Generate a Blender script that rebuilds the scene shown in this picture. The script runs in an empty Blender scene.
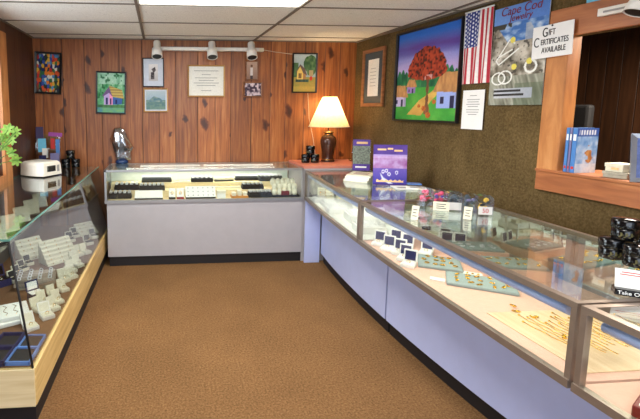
import bpy, bmesh, math, random
from mathutils import Vector, Matrix
random.seed(7)
C = bpy.context.scene.collection
PI = math.pi

# ------------------------------------------------------------------ camera geometry
F, YAW, PITCH, CX, CY, EYE = 440., .0828, .12, 196., 161.92, 1.55
cyw, syw, cpt, spt = math.cos(YAW), math.sin(YAW), math.cos(PITCH), math.sin(PITCH)
FWD = Vector((syw * cpt, cyw * cpt, -spt)); RGT = Vector((cyw, -syw, 0)); UPV = Vector((syw * spt, cyw * spt, cpt))
def ray(px, py): return FWD + RGT * ((px - CX) / F) - UPV * ((py - CY) / F)
def on(ax, val, px, py):
    d = ray(px, py); o = (0, 0, EYE)
    return Vector((0, 0, EYE)) + d * ((val - o[ax]) / d[ax])
def atX(v, px, py): return on(0, v, px, py)
def atY(v, px, py): return on(1, v, px, py)
def atZ(v, px, py): return on(2, v, px, py)

# ------------------------------------------------------------------ materials
def lin(c): return tuple((v / 12.92 if v <= .04045 else ((v + .055) / 1.055) ** 2.4) for v in c)
def rgb(r, g, b): return lin((r / 255., g / 255., b / 255.))
class NT:
    def __init__(s, name):
        s.m = bpy.data.materials.new(name); s.m.use_nodes = True; s.t = s.m.node_tree; s.n = s.t.nodes
        s.b = s.n['Principled BSDF']; s.out = s.n['Material Output']
    def node(s, ty, **kw):
        x = s.n.new(ty)
        for k, v in kw.items(): setattr(x, k, v)
        return x
    def link(s, a, b): s.t.links.new(a, b)
    def coords(s, scale=(1, 1, 1), which='Object'):
        tc = s.node('ShaderNodeTexCoord'); mp = s.node('ShaderNodeMapping'); mp.inputs['Scale'].default_value = scale
        s.link(tc.outputs[which], mp.inputs[0]); return mp.outputs[0]
    def noise(s, vec, scale, detail=4, rough=.55, dist=0):
        x = s.node('ShaderNodeTexNoise'); x.inputs['Scale'].default_value = scale; x.inputs['Detail'].default_value = detail
        x.inputs['Roughness'].default_value = rough; x.inputs['Distortion'].default_value = dist
        s.link(vec, x.inputs['Vector']); return x.outputs['Fac']
    def ramp(s, fac, stops):
        x = s.node('ShaderNodeValToRGB'); e = x.color_ramp.elements
        while len(e) < len(stops): e.new(.5)
        for i, (p, c) in enumerate(stops): e[i].position = p; e[i].color = (*c, 1)
        s.link(fac, x.inputs[0]); return x.outputs[0]
    def mix(s, fac, a, b, mode='MIX'):
        x = s.node('ShaderNodeMix', data_type='RGBA', blend_type=mode)
        for sock, v in ((x.inputs[0], fac), (x.inputs[6], a), (x.inputs[7], b)):
            if isinstance(v, (int, float)): sock.default_value = v
            elif isinstance(v, tuple): sock.default_value = (*v, 1)
            else: s.link(v, sock)
        return x.outputs[2]
    def math(s, op, a, b=0.0):
        x = s.node('ShaderNodeMath', operation=op)
        for i, v in enumerate((a, b)):
            if isinstance(v, (int, float)): x.inputs[i].default_value = v
            else: s.link(v, x.inputs[i])
        return x.outputs[0]
    def bump(s, h, strength=.3, dist=.01):
        x = s.node('ShaderNodeBump'); x.inputs['Strength'].default_value = strength; x.inputs['Distance'].default_value = dist
        s.link(h, x.inputs['Height']); s.link(x.outputs[0], s.b.inputs['Normal'])

def plain(name, col, rough=.5, metal=0., noise=.06, scale=30, spec=.5, emit=None):
    t = NT(name)
    v = t.coords(); f = t.noise(v, scale, 3)
    a = tuple(max(0, c * (1 - noise)) for c in col); b = tuple(c * (1 + noise) for c in col)
    t.link(t.ramp(f, [(.3, a), (.7, b)]), t.b.inputs['Base Color'])
    t.b.inputs['Roughness'].default_value = rough; t.b.inputs['Metallic'].default_value = metal
    t.b.inputs['Specular IOR Level'].default_value = spec
    if emit:
        t.b.inputs['Emission Color'].default_value = (*emit[0], 1); t.b.inputs['Emission Strength'].default_value = emit[1]
    return t.m

def planks(name, axis, width, cols, knot=True, dark=1.0):
    t = NT(name)
    tc = t.node('ShaderNodeTexCoord'); sp = t.node('ShaderNodeSeparateXYZ'); t.link(tc.outputs['Object'], sp.inputs[0])
    a = sp.outputs[axis]; z = sp.outputs['Z']
    wv = t.math('MULTIPLY', t.math('SINE', t.math('MULTIPLY', a, 9.7)), .022); q = t.math('DIVIDE', t.math('ADD', a, wv), width); idx = t.math('FLOOR', q); fr = t.math('FRACT', q)
    wn = t.node('ShaderNodeTexWhiteNoise', noise_dimensions='1D'); t.link(idx, wn.inputs['W'])
    off = t.math('MULTIPLY', wn.outputs['Value'], 17.0)
    cb = t.node('ShaderNodeCombineXYZ')
    t.link(t.math('MULTIPLY', a, 1.0), cb.inputs[0]); t.link(off, cb.inputs[1]); t.link(z, cb.inputs[2])
    mp = t.node('ShaderNodeMapping'); mp.inputs['Scale'].default_value = (38, 1, 2.2); t.link(cb.outputs[0], mp.inputs[0])
    grain = t.noise(mp.outputs[0], 1.0, 5, .6, .6)
    col = t.ramp(grain, [(.25, cols[0]), (.52, cols[1]), (.8, cols[2])])
    tone = t.ramp(wn.outputs['Value'], [(0, (.72, .70, .68)), (1, (1.1, 1.1, 1.08))])
    col = t.mix(1.0, col, tone, 'MULTIPLY')
    if knot:
        kc = t.node('ShaderNodeCombineXYZ'); wob = t.node('ShaderNodeTexNoise'); wob.inputs['Scale'].default_value = 9; t.link(tc.outputs['Object'], wob.inputs['Vector'])
        t.link(t.math('ADD', t.math('MULTIPLY', a, 4.6), t.math('MULTIPLY', wob.outputs['Fac'], .55)), kc.inputs[0]); t.link(t.math('ADD', t.math('ADD', t.math('MULTIPLY', z, 2.5), off), t.math('MULTIPLY', a, .9)), kc.inputs[1])
        vo = t.node('ShaderNodeTexVoronoi', feature='F1', voronoi_dimensions='2D'); vo.inputs['Scale'].default_value = 1.0; t.link(kc.outputs[0], vo.inputs['Vector'])
        sc3 = t.node('ShaderNodeSeparateColor'); t.link(vo.outputs['Color'], sc3.inputs[0])
        keep = t.math('GREATER_THAN', sc3.outputs[0], .52); rad = t.math('ADD', t.math('MULTIPLY', sc3.outputs[1], .15), .07)
        k = t.ramp(t.math('DIVIDE', vo.outputs['Distance'], rad), [(.35, (.10, .05, .035)), (.7, (.34, .22, .17)), (1.0, (1, 1, 1))])
        col = t.mix(t.math('MULTIPLY', keep, .92), col, k, 'MULTIPLY')
    edge = t.math('ABSOLUTE', t.math('SUBTRACT', fr, .5))
    g = t.ramp(edge, [(.475, (1, 1, 1)), (.49, (.28, .22, .2))])
    col = t.mix(1.0, col, g, 'MULTIPLY')
    big = t.ramp(t.noise(tc.outputs['Object'], 1.3, 2), [(.3, (.82, .8, .78)), (.7, (1.05, 1.05, 1.05))])
    col = t.mix(1.0, col, big, 'MULTIPLY')
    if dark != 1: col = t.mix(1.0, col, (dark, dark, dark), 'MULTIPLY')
    t.link(col, t.b.inputs['Base Color']); t.b.inputs['Roughness'].default_value = .42
    t.bump(t.ramp(edge, [(.47, (1, 1, 1)), (.495, (0, 0, 0))]), .5, .006)
    return t.m

def wood(name, cols, stretch=(3, 3, 40), rough=.45, knots=False):
    t = NT(name); v = t.coords(stretch)
    g = t.noise(v, 1.0, 5, .6, .5)
    col = t.ramp(g, [(.25, cols[0]), (.55, cols[1]), (.8, cols[2])])
    if knots:
        vo = t.node('ShaderNodeTexVoronoi'); vo.inputs['Scale'].default_value = 2.6; t.link(t.coords((1, 1, 1)), vo.inputs['Vector'])
        col = t.mix(.85, col, t.ramp(vo.outputs['Distance'], [(.05, (.2, .1, .06)), (.12, (1, 1, 1))]), 'MULTIPLY')
    t.link(col, t.b.inputs['Base Color']); t.b.inputs['Roughness'].default_value = rough
    return t.m

def mat_carpet():
    t = NT('carpet'); v = t.coords()
    n1 = t.noise(v, 85, 4, .8); n2 = t.noise(v, 2.2, 3)
    c = t.ramp(n1, [(.3, rgb(88, 62, 38)), (.5, rgb(126, 92, 58)), (.72, rgb(158, 122, 84))])
    c = t.mix(1.0, c, t.ramp(n2, [(.3, (.86, .86, .86)), (.7, (1.06, 1.06, 1.06))]), 'MULTIPLY')
    t.link(c, t.b.inputs['Base Color']); t.b.inputs['Roughness'].default_value = 1; t.b.inputs['Specular IOR Level'].default_value = .1
    t.bump(n1, .6, .006); return t.m
def mat_olive():
    t = NT('olive_wallcovering'); v = t.coords()
    n1 = t.noise(v, 70, 4, .7); n2 = t.noise(t.coords((1, 1, .5)), 5, 4)
    c = t.ramp(n1, [(.3, rgb(78, 62, 36)), (.5, rgb(98, 80, 50)), (.72, rgb(120, 100, 66))])
    c = t.mix(1.0, c, t.ramp(n2, [(.3, (.72, .7, .66)), (.7, (1.1, 1.1, 1.08))]), 'MULTIPLY')
    t.link(c, t.b.inputs['Base Color']); t.b.inputs['Roughness'].default_value = .95; t.b.inputs['Specular IOR Level'].default_value = .15
    t.bump(n1, .5, .006); return t.m
def mat_ceiling():
    t = NT('ceiling_tile'); v = t.coords()
    n1 = t.noise(v, 26, 4, .7); n3 = t.noise(v, 120, 2)
    c = t.ramp(n3, [(.3, rgb(214, 209, 202)), (.6, rgb(238, 234, 228))])
    c = t.mix(1.0, c, t.ramp(n1, [(.30, (.72, .70, .68)), (.38, (1, 1, 1))]), 'MULTIPLY')
    t.link(c, t.b.inputs['Base Color']); t.b.inputs['Roughness'].default_value = .95; t.bump(n3, .3, .004); return t.m
def mat_glass(name, tint, rough=.02, refl=1.0):
    t = NT(name); t.n.remove(t.b)
    tr = t.node('ShaderNodeBsdfTransparent'); gl = t.node('ShaderNodeBsdfGlossy'); mx = t.node('ShaderNodeMixShader'); fr = t.node('ShaderNodeFresnel')
    v = t.coords(); f = t.noise(v, 6, 2)
    t.link(t.ramp(f, [(.2, tuple(c * .985 for c in tint)), (.8, tint)]), tr.inputs[0])
    gl.inputs['Roughness'].default_value = rough; gl.inputs[0].default_value = (.95, .97, 1, 1)
    ge = t.node('ShaderNodeNewGeometry'); t.link(t.math('ADD', t.math('MULTIPLY', ge.outputs['Backfacing'], 1 / 1.5 - 1.5), 1.5), fr.inputs['IOR'])
    t.link(t.math('MULTIPLY', fr.outputs[0], refl), mx.inputs[0]); t.link(tr.outputs[0], mx.inputs[1]); t.link(gl.outputs[0], mx.inputs[2])
    t.link(mx.outputs[0], t.out.inputs[0]); return t.m
def mat_paint():
    t = NT('painted_surface'); a = t.node('ShaderNodeVertexColor', layer_name='Col')
    v = t.coords(); n = t.noise(v, 60, 2)
    t.link(t.mix(1.0, a.outputs[0], t.ramp(n, [(.3, (.93, .93, .93)), (.7, (1.05, 1.05, 1.05))]), 'MULTIPLY'), t.b.inputs['Base Color'])
    t.b.inputs['Roughness'].default_value = .6; t.b.inputs['Specular IOR Level'].default_value = .25; return t.m
def mat_emit(name, col, s):
    t = NT(name); v = t.coords(); n = t.noise(v, 4, 1)
    t.link(t.ramp(n, [(.2, tuple(c * .96 for c in col)), (.8, col)]), t.b.inputs['Emission Color']); t.b.inputs['Emission Strength'].default_value = s
    t.b.inputs['Base Color'].default_value = (.8, .8, .8, 1); return t.m

PINE = (rgb(108, 56, 24), rgb(162, 94, 44), rgb(196, 132, 74))
M = dict(
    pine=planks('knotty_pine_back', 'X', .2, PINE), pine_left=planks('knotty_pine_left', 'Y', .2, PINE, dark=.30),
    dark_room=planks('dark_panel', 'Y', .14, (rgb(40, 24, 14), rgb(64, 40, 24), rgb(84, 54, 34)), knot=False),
    carpet=mat_carpet(), olive=mat_olive(), ceil=mat_ceiling(),
    tbar=plain('ceiling_grid_metal', rgb(112, 100, 88), .6),
    casing=wood('orange_pine', (rgb(150, 90, 44), rgb(192, 126, 70), rgb(214, 154, 96)), (14, 14, 3), knots=True),
    casing_h=wood('orange_pine_horizontal', (rgb(134, 74, 38), rgb(168, 100, 56), rgb(190, 126, 76)), (3, 3, 26), knots=True),
    lightwood=wood('light_maple', (rgb(186, 150, 88), rgb(214, 182, 120), rgb(232, 204, 146)), (20, 2, 30)),
    endwood=wood('pale_maple_end', (rgb(214, 190, 140), rgb(230, 210, 164), rgb(240, 222, 182)), (2, 20, 30)),
    glass=mat_glass('clear_case_glass', (.95, .975, .965)), glass_top=mat_glass('case_top_glass', (.90, .95, .935), .02, 1.15),
    mirror=plain('silvered_mirror', (.80, .86, .83), .03, 1.0, .01), glass_edge=plain('green_glass_edge', rgb(96, 150, 138), .15, 0, .05), acrylic=mat_glass('clear_acrylic', (.90, .92, .92), .05, 1.3),
    film=mat_glass('silvery_film', (.66, .70, .76), .16, 8.0),
    alu=plain('brushed_aluminium', rgb(168, 168, 170), .35, .75, .05), bronze=plain('bronze_anodised_rail', rgb(138, 124, 112), .35, .6, .05),
    laminate=plain('pale_grey_laminate', rgb(170, 165, 168), .55, 0, .03, 8), bluelam=plain('pale_lilac_laminate', rgb(184, 192, 232), .5, 0, .03, 8),
    kick=plain('black_kick', rgb(22, 18, 20), .6), deck_cream=plain('cream_deck', rgb(226, 206, 160), .8, 0, .05, 60),
    deck_white=plain('white_deck', rgb(226, 226, 214), .8), deck_pink=plain('pale_pink_deck', rgb(222, 178, 158), .8, 0, .04, 40),
    deck_maple=wood('blond_wood_deck', (rgb(208, 172, 134), rgb(228, 198, 160), rgb(240, 216, 184)), (30, 2, 30)),
    deck_brown=plain('brown_carpet_deck', rgb(112, 78, 50), .95, 0, .22, 200), interior=plain('case_back_panel', rgb(206, 212, 200), .7), greyint=plain('grey_case_back', rgb(92, 88, 86), .6),
    tube=mat_emit('fluorescent_tube', (1, .97, .88), 3.5), housing=plain('pale_blue_light_housing', rgb(170, 182, 226), .35),
    black=plain('black_velvet', rgb(20, 20, 22), .75), blackgloss=plain('black_gloss_plastic', rgb(9, 9, 11), .12, 0, .1), charcoal=plain('charcoal_velvet', rgb(48, 50, 50), .85),
    white=plain('white_card', rgb(236, 234, 226), .6, 0, .02), cream=plain('cream_leatherette', rgb(226, 220, 196), .6), navy=plain('navy_velvet', rgb(28, 30, 78), .8), blue=plain('blue_box_rim', rgb(92, 130, 196), .5),
    pad=plain('grey_green_suede', rgb(136, 148, 146), .85, 0, .05, 80), taupe=plain('taupe_velvet', rgb(166, 148, 130), .85), pinkcloth=plain('coral_wood_top', rgb(206, 126, 104), .45),
    red=plain('dark_red_leather', rgb(112, 18, 22), .4), redgloss=plain('red_velvet', rgb(150, 30, 36), .7), orange=plain('orange_wood_tray', rgb(196, 132, 60), .5),
    gold=plain('gold', rgb(226, 176, 70), .22, 1.0), silver=plain('silver', rgb(230, 230, 232), .35, .7),
    frame_black=plain('black_frame', rgb(18, 16, 16), .4), frame_gold=plain('gold_frame', rgb(176, 132, 70), .4, .3), frame_wood=wood('brown_frame', (rgb(104, 62, 34), rgb(142, 92, 56), rgb(164, 112, 70))), frame_silver=plain('silver_frame', rgb(150, 152, 158), .3, .6), frame_white=plain('pale_blue_mount', rgb(196, 202, 214), .6),
    matblue=plain('slate_mat', rgb(62, 70, 74), .8), paint=mat_paint(), ink=plain('dark_ink', rgb(40, 38, 38), .7), inkred=plain('red_ink', rgb(196, 52, 48), .7), inkred2=plain('maroon_ink', rgb(120, 30, 50), .7), inkgrey=plain('grey_ink', rgb(150, 148, 146), .7), inkwhite=plain('white_ink', rgb(240, 240, 236), .6), inkorange=plain('pale_orange_ink', rgb(240, 196, 140), .6),
    lampshade=None, ceramic=plain('bronze_brown_ceramic', rgb(74, 44, 30), .18, .25, .25, 14), brass=plain('brass', rgb(196, 150, 84), .25, .9),
    plastic_white=plain('warm_white_plastic', rgb(236, 230, 216), .35, 0, .02), screen=plain('dark_display', rgb(30, 28, 30), .15),
    trackwhite=plain('white_enamel', rgb(226, 222, 214), .4), bulbin=plain('black_baffle', rgb(12, 12, 12), .5),
    paper=plain('white_paper', rgb(232, 230, 228), .8, 0, .02), page=plain('book_pages', rgb(226, 218, 200), .9, 0, .1, 200), bookblue=plain('blue_spine', rgb(72, 128, 196), .5), bookblue2=plain('lavender_spine', rgb(120, 116, 160), .5),
    purple=plain('purple_print', rgb(84, 52, 150), .5), leaf=None, stem=plain('green_stem', rgb(98, 130, 62), .6), terracotta=plain('terracotta', rgb(170, 92, 60), .8),
    cyan=plain('cyan_paper', rgb(110, 190, 222), .7), wire=plain('white_wire', rgb(206, 186, 160), .6), pinkplastic=plain('pink_charm', rgb(232, 80, 120), .4), yellow=plain('yellow_charm', rgb(236, 190, 50), .4), greypl=plain('grey_charm', rgb(70, 80, 90), .4),
    diffuser=mat_emit('ceiling_diffuser', (1, .98, .92), 5.0),
)
def mat_shade():
    t = NT('cream_lampshade'); v = t.coords((1, 1, 1)); n = t.noise(v, 40, 2)
    c = t.ramp(n, [(.3, rgb(250, 226, 176)), (.7, rgb(255, 238, 200))]); t.link(c, t.b.inputs['Base Color'])
    tr = t.node('ShaderNodeBsdfTranslucent'); t.link(c, tr.inputs[0]); mx = t.node('ShaderNodeMixShader'); mx.inputs[0].default_value = .6
    t.link(t.b.outputs[0], mx.inputs[1]); t.link(tr.outputs[0], mx.inputs[2]); t.link(mx.outputs[0], t.out.inputs[0]); t.b.inputs['Roughness'].default_value = .9
    return t.m
def mat_leaf():
    t = NT('leaf_green'); v = t.coords(); n = t.noise(v, 30, 3); c = t.ramp(n, [(.3, rgb(88, 140, 48)), (.7, rgb(168, 204, 96))]); t.link(c, t.b.inputs['Base Color'])
    tr = t.node('ShaderNodeBsdfTranslucent'); t.link(c, tr.inputs[0]); mx = t.node('ShaderNodeMixShader'); mx.inputs[0].default_value = .4
    t.link(t.b.outputs[0], mx.inputs[1]); t.link(tr.outputs[0], mx.inputs[2]); t.link(mx.outputs[0], t.out.inputs[0]); return t.m
M['emblem'] = plain('dull_gold_print', rgb(84, 78, 40), .6); M['lampshade'] = mat_shade(); M['leaf'] = mat_leaf()

# ------------------------------------------------------------------ mesh builder
class MB:
    def __init__(s): s.bm = bmesh.new()
    def face(s, pts, mi=0):
        try: f = s.bm.faces.new([s.bm.verts.new(p) for p in pts]); f.material_index = mi
        except ValueError: pass
        return s
    def hexa(s, b, t, mi=0):
        v = [s.bm.verts.new(p) for p in list(b) + list(t)]; n = len(b)
        fs = [s.bm.faces.new(v[:n][::-1]), s.bm.faces.new(v[n:])]
        for i in range(n): fs.append(s.bm.faces.new((v[i], v[(i + 1) % n], v[n + (i + 1) % n], v[n + i])))
        for f in fs: f.material_index = mi
        return s
    def box(s, x0, x1, y0, y1, z0, z1, mi=0, mat=None):
        b = [Vector(p) for p in ((x0, y0, z0), (x1, y0, z0), (x1, y1, z0), (x0, y1, z0))]
        t = [Vector(p) for p in ((x0, y0, z1), (x1, y0, z1), (x1, y1, z1), (x0, y1, z1))]
        if mat is not None: b = [mat @ p for p in b]; t = [mat @ p for p in t]
        return s.hexa(b, t, mi)
    def taper(s, w0, d0, w1, d1, z0, z1, mi=0, mat=None):
        b = [Vector((a * w0 / 2, c * d0 / 2, z0)) for a, c in ((-1, -1), (1, -1), (1, 1), (-1, 1))]
        t = [Vector((a * w1 / 2, c * d1 / 2, z1)) for a, c in ((-1, -1), (1, -1), (1, 1), (-1, 1))]
        if mat is not None: b = [mat @ p for p in b]; t = [mat @ p for p in t]
        return s.hexa(b, t, mi)
    def lathe(s, prof, n=24, c=(0, 0, 0), mi=0, mat=None, sx=1, sy=1):
        rings = []
        for r, z in prof:
            ring = []
            for k in range(n):
                a = 2 * PI * k / n; p = Vector((c[0] + r * math.cos(a) * sx, c[1] + r * math.sin(a) * sy, c[2] + z))
                ring.append(s.bm.verts.new(mat @ p if mat is not None else p))
            rings.append(ring)
        for i in range(len(rings) - 1):
            for k in range(n):
                f = s.bm.faces.new((rings[i][k], rings[i][(k + 1) % n], rings[i + 1][(k + 1) % n], rings[i + 1][k])); f.smooth = True; f.material_index = mi
        for ring, rev in ((rings[0], True), (rings[-1], False)):
            f = s.bm.faces.new(ring[::-1] if rev else ring); f.material_index = mi
        return s
    def tube(s, pts, r, n=8, mi=0, closed=False):
        pts = [Vector(p) for p in pts]; rings = []; N = len(pts)
        for i, p in enumerate(pts):
            a = pts[(i - 1) % N] if (closed or i > 0) else p; b = pts[(i + 1) % N] if (closed or i < N - 1) else p
            d = (b - a).normalized(); u = d.cross(Vector((0, 0, 1)))
            if u.length < 1e-3: u = d.cross(Vector((1, 0, 0)))
            u.normalize(); w = d.cross(u)
            rr = r[i] if isinstance(r, (list, tuple)) else r
            rings.append([s.bm.verts.new(p + (u * math.cos(2 * PI * k / n) + w * math.sin(2 * PI * k / n)) * rr) for k in range(n)])
        for i in range(N if closed else N - 1):
            A, B = rings[i], rings[(i + 1) % N]
            for k in range(n):
                f = s.bm.faces.new((A[k], A[(k + 1) % n], B[(k + 1) % n], B[k])); f.smooth = True; f.material_index = mi
        if not closed: 
            f = s.bm.faces.new(rings[0][::-1]); f.material_index = mi; f = s.bm.faces.new(rings[-1]); f.material_index = mi
        return s
    def ring(s, c, R, r, tilt=0, n=14, mi=0, m=5):
        T = Matrix.Translation(c) @ Matrix.Rotation(tilt, 4, 'X')
        return s.tube([T @ Vector((R * math.cos(2 * PI * k / n), R * math.sin(2 * PI * k / n), 0)) for k in range(n)], r, m, mi, True)
    def blob(s, c, rx, ry, rz, mi=0, u=10, v=7):
        return s.lathe([(max(1e-4, math.sin(PI * i / v)), -math.cos(PI * i / v)) for i in range(v + 1)], u, (0, 0, 0), mi, Matrix.Translation(c) @ Matrix.Diagonal((rx, ry, rz, 1)))
    def sweep(s, prof, ys, mi=0):
        rings = [[s.bm.verts.new((x, y, z)) for x, z in prof(y)] for y in ys]; n = len(rings[0])
        for i in range(len(rings) - 1):
            for k in range(n):
                f = s.bm.faces.new((rings[i][k], rings[i + 1][k], rings[i + 1][(k + 1) % n], rings[i][(k + 1) % n])); f.material_index = mi
        f = s.bm.faces.new(rings[0]); f.material_index = mi; f = s.bm.faces.new(rings[-1][::-1]); f.material_index = mi
        return s
    def build(s, name, mats, parent=None, off=(0, 0, 0), bevel=0, smooth=False, xf=None):
        bmesh.ops.recalc_face_normals(s.bm, faces=s.bm.faces)
        if xf is not None: bmesh.ops.transform(s.bm, matrix=xf, verts=s.bm.verts)
        if any(off): bmesh.ops.translate(s.bm, vec=-Vector(off), verts=s.bm.verts)
        me = bpy.data.meshes.new(name); s.bm.to_mesh(me); s.bm.free()
        for m in (mats if isinstance(mats, (list, tuple)) else [mats]): me.materials.append(M[m] if isinstance(m, str) else m)
        o = bpy.data.objects.new(name, me); C.objects.link(o)
        if parent is not None: o.parent = parent
        if smooth:
            for p in me.polygons: p.use_smooth = True
        if bevel:
            b = o.modifiers.new('bevel', 'BEVEL'); b.width = bevel; b.segments = 2; b.limit_method = 'ANGLE'
        return o

def tag(o, label=None, cat=None, group=None, kind=None):
    for k, v in (('label', label), ('category', cat), ('group', group), ('kind', kind)):
        if v: o[k] = v
    return o
def thing(name, label, cat, loc=(0, 0, 0), rz=0, group=None):
    o = bpy.data.objects.new(name, None); C.objects.link(o); o.location = loc; o.rotation_euler = (0, 0, rz); o.empty_display_size = .05
    return tag(o, label, cat, group)
def struct(name, mb, mats, **kw):
    o = mb.build(name, mats, **kw); o['kind'] = 'structure'; return o
def dup(root, loc, rz, label, group=None, scale=None):
    r = root.copy(); C.objects.link(r); r.location = loc; r.rotation_euler = (0, 0, rz); r['label'] = label
    if group: r['group'] = group
    if scale: r.scale = (scale,) * 3 if isinstance(scale, (int, float)) else scale
    for ch in list(root.children):
        c = ch.copy(); C.objects.link(c); c.parent = r
        for g in ch.children:
            d = g.copy(); C.objects.link(d); d.parent = c
    return r
class Proto:
    """first use moves the original, later uses copy it"""
    def __init__(s, root): s.root = root; s.used = False
    def put(s, loc, rz, label, group=None, scale=None):
        if s.used: return dup(s.root, loc, rz, label, group, scale)
        s.used = True; r = s.root; r.location = loc; r.rotation_euler = (0, 0, rz); r['label'] = label
        if group: r['group'] = group
        if scale: r.scale = (scale,) * 3 if isinstance(scale, (int, float)) else scale
        return r
def text_part(name, body, size, mat, parent, loc, rot, align='CENTER', sx=1.0, ext=.0006, shear=0):
    cu = bpy.data.curves.new('lettering_curve', 'FONT'); cu.body = body; cu.size = size; cu.align_x = align; cu.align_y = 'CENTER'; cu.extrude = ext; cu.shear = shear
    tmp = bpy.data.objects.new('lettering_curve', cu); C.objects.link(tmp)
    dg = bpy.context.evaluated_depsgraph_get(); me = bpy.data.meshes.new_from_object(tmp.evaluated_get(dg))
    bpy.data.objects.remove(tmp); bpy.data.curves.remove(cu)
    me.materials.clear(); me.materials.append(M[mat])
    o = bpy.data.objects.new(name, me); C.objects.link(o); o.parent = parent; o.location = loc; o.rotation_euler = rot; o.scale = (sx, 1, 1)
    return o
ORD = ['first', 'second', 'third', 'fourth', 'fifth', 'sixth', 'seventh', 'eighth', 'ninth', 'tenth', 'eleventh', 'twelfth', 'thirteenth', 'fourteenth', 'fifteenth', 'sixteenth', 'seventeenth', 'eighteenth', 'nineteenth', 'twentieth']

# ------------------------------------------------------------------ room
BACK, CEIL, LEFT = 4.79, 2.2813, -1.30
RW0 = Vector((2.17, BACK, 0)); RT = Vector((.06, -1, 0)).normalized(); RN = Vector((1, .06, 0)).normalized()   # right wall: along, outward
RANG = math.atan2(RT.y, RT.x)
def rwall(px, py, out=0.0):
    d = ray(px, py); o = Vector((0, 0, EYE)); k = ((RW0 + RN * out - o).dot(RN)) / d.dot(RN); p = o + d * k
    return (p - RW0).dot(RT), p.z
def rpt(s, z, out=0.0):
    p = RW0 + RT * s + RN * out; return Vector((p.x, p.y, z))
RM = Matrix.Translation(RW0) @ Matrix.Rotation(RANG, 4, 'Z')      # local: x along wall toward the camera, y outward, z up

struct('floor', MB().box(LEFT - .2, 3.9, -1.2, BACK + .1, -.06, 0), 'carpet')
struct('ceiling', MB().box(LEFT - .2, 3.9, -1.2, BACK + .1, CEIL, CEIL + .06), 'ceil')
struct('wall_back', MB().box(LEFT - .2, 2.3, BACK, BACK + .1, 0, CEIL), 'pine')
# left wall with the window opening
WY0, WY1, WZ0, WZ1 = 2.05, 3.74, 1.0, 2.1
lw = MB()
for y0, y1, z0, z1 in ((-1.2, WY0, 0, CEIL), (WY1, BACK, 0, CEIL), (WY0, WY1, 0, WZ0), (WY0, WY1, WZ1, CEIL)): lw.box(LEFT - .12, LEFT, y0, y1, z0, z1)
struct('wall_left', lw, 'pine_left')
win = thing('window_1', None, None, (LEFT, (WY0 + WY1) / 2, WZ0)); win['kind'] = 'structure'
wo = (LEFT, (WY0 + WY1) / 2, WZ0)
wf = MB()
for y0, y1, z0, z1 in ((WY0 - .1, WY0, WZ0 - .1, WZ1 + .08), (WY1, WY1 + .17, WZ0 - .1, WZ1 + .08), (WY0, WY1, WZ1, WZ1 + .08), (WY0, WY1, WZ0 - .1, WZ0)): wf.box(LEFT, LEFT + .025, y0, y1, z0, z1)
for y0, y1, z0, z1 in ((WY0, WY0 + .05, WZ0, WZ1), (WY1 - .05, WY1, WZ0, WZ1), (WY0 + .05, WY1 - .05, WZ1 - .05, WZ1), (WY0 + .05, WY1 - .05, WZ0, WZ0 + .05), ((WY0 + WY1) / 2 - .02, (WY0 + WY1) / 2 + .02, WZ0 + .05, WZ1 - .05)): wf.box(LEFT - .1, LEFT - .04, y0, y1, z0, z1)
wf.build('window_frame', 'casing', win, off=wo)
MB().box(LEFT - .075, LEFT - .07, WY0 + .05, WY1 - .05, WZ0 + .05, WZ1 - .05).build('pane', 'glass', win, off=wo)
# right wall: olive covering, with the framed pass-through
S0, Z0 = rwall(560, 169); Z1 = 1.955; S1 = 3.75; TH = .055; Z0 = 1.19
SO, ZO0, ZO1 = rwall(541.5, 150)[0], 1.065, 2.115
rw = MB()
for s0, s1, z0, z1 in ((0, S0, 0, CEIL), (S1, 6.0, 0, CEIL), (S0, S1, 0, Z0), (S0, S1, Z1, CEIL)): rw.box(s0, s1, 0, TH, z0, z1)
struct('wall_right', rw, 'olive', xf=RM)
def rstruct(name, mats, boxes, bevel=0):
    b = MB()
    for x in boxes: b.box(*x)
    return struct(name, b, mats, xf=RM, bevel=bevel)
rstruct('trim_1', 'casing', [(SO, S0, -.025, 0, Z0, Z1), (S0, S0 + .004, -.025, TH, Z0, Z1)], .003)
rstruct('trim_2', 'casing_h', [(SO, S1 + .15, -.025, 0, Z1, ZO1)], .003)
rstruct('trim_3', 'casing_h', [(SO, S1 + .15, -.025, 0, ZO0, Z0 - .012), (SO, S1 + .15, -.035, 0, Z0 - .012, Z0 + .004), (S0, S1, 0, .26, Z0 - .03, Z0 + .004)], .003)
rstruct('trim_4', 'casing', [(S1, S1 + .15, -.025, 0, Z0, Z1), (S1 - .004, S1, -.025, TH, Z0, Z1)], .003)
rr = MB().box(.4, 6, 1.35, 1.45, 0, CEIL).box(.3, .4, TH, 1.45, 0, CEIL).box(6, 6.1, TH, 1.45, 0, CEIL)
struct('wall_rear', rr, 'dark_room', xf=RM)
# ceiling grid and lights
gb = MB()
for x in (-1.29, -.15, 1.02, 2.17): gb.box(x - .012, x + .012, -1.2, BACK, CEIL - .008, CEIL)
for k in range(10):
    y = 4.53 - .655 * k; gb.box(LEFT, 2.9, y - .009, y + .009, CEIL - .006, CEIL)
gb.box(LEFT, 2.2, BACK - .02, BACK, CEIL - .01, CEIL)
struct('trim_5', gb, 'tbar')
struct('trim_6', MB().box(-.0, 6, -.02, 0, CEIL - .012, CEIL), 'tbar', xf=RM)
cl = thing('ceiling_light', 'long white fluorescent panel glowing in the tiled ceiling', 'ceiling light', (.435, 2.8925, CEIL))
MB().box(-.57, .57, -.295, .295, -.004, -.001).build('diffuser', 'diffuser', cl)
fr_ = MB()
for a in ((-.575, .575, -.3, -.288), (-.575, .575, .288, .3), (-.575, -.56, -.3, .3), (.56, .575, -.3, .3)): fr_.box(*a, -.011, -.002)
fr_.build('frame', 'trackwhite', cl)

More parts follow.
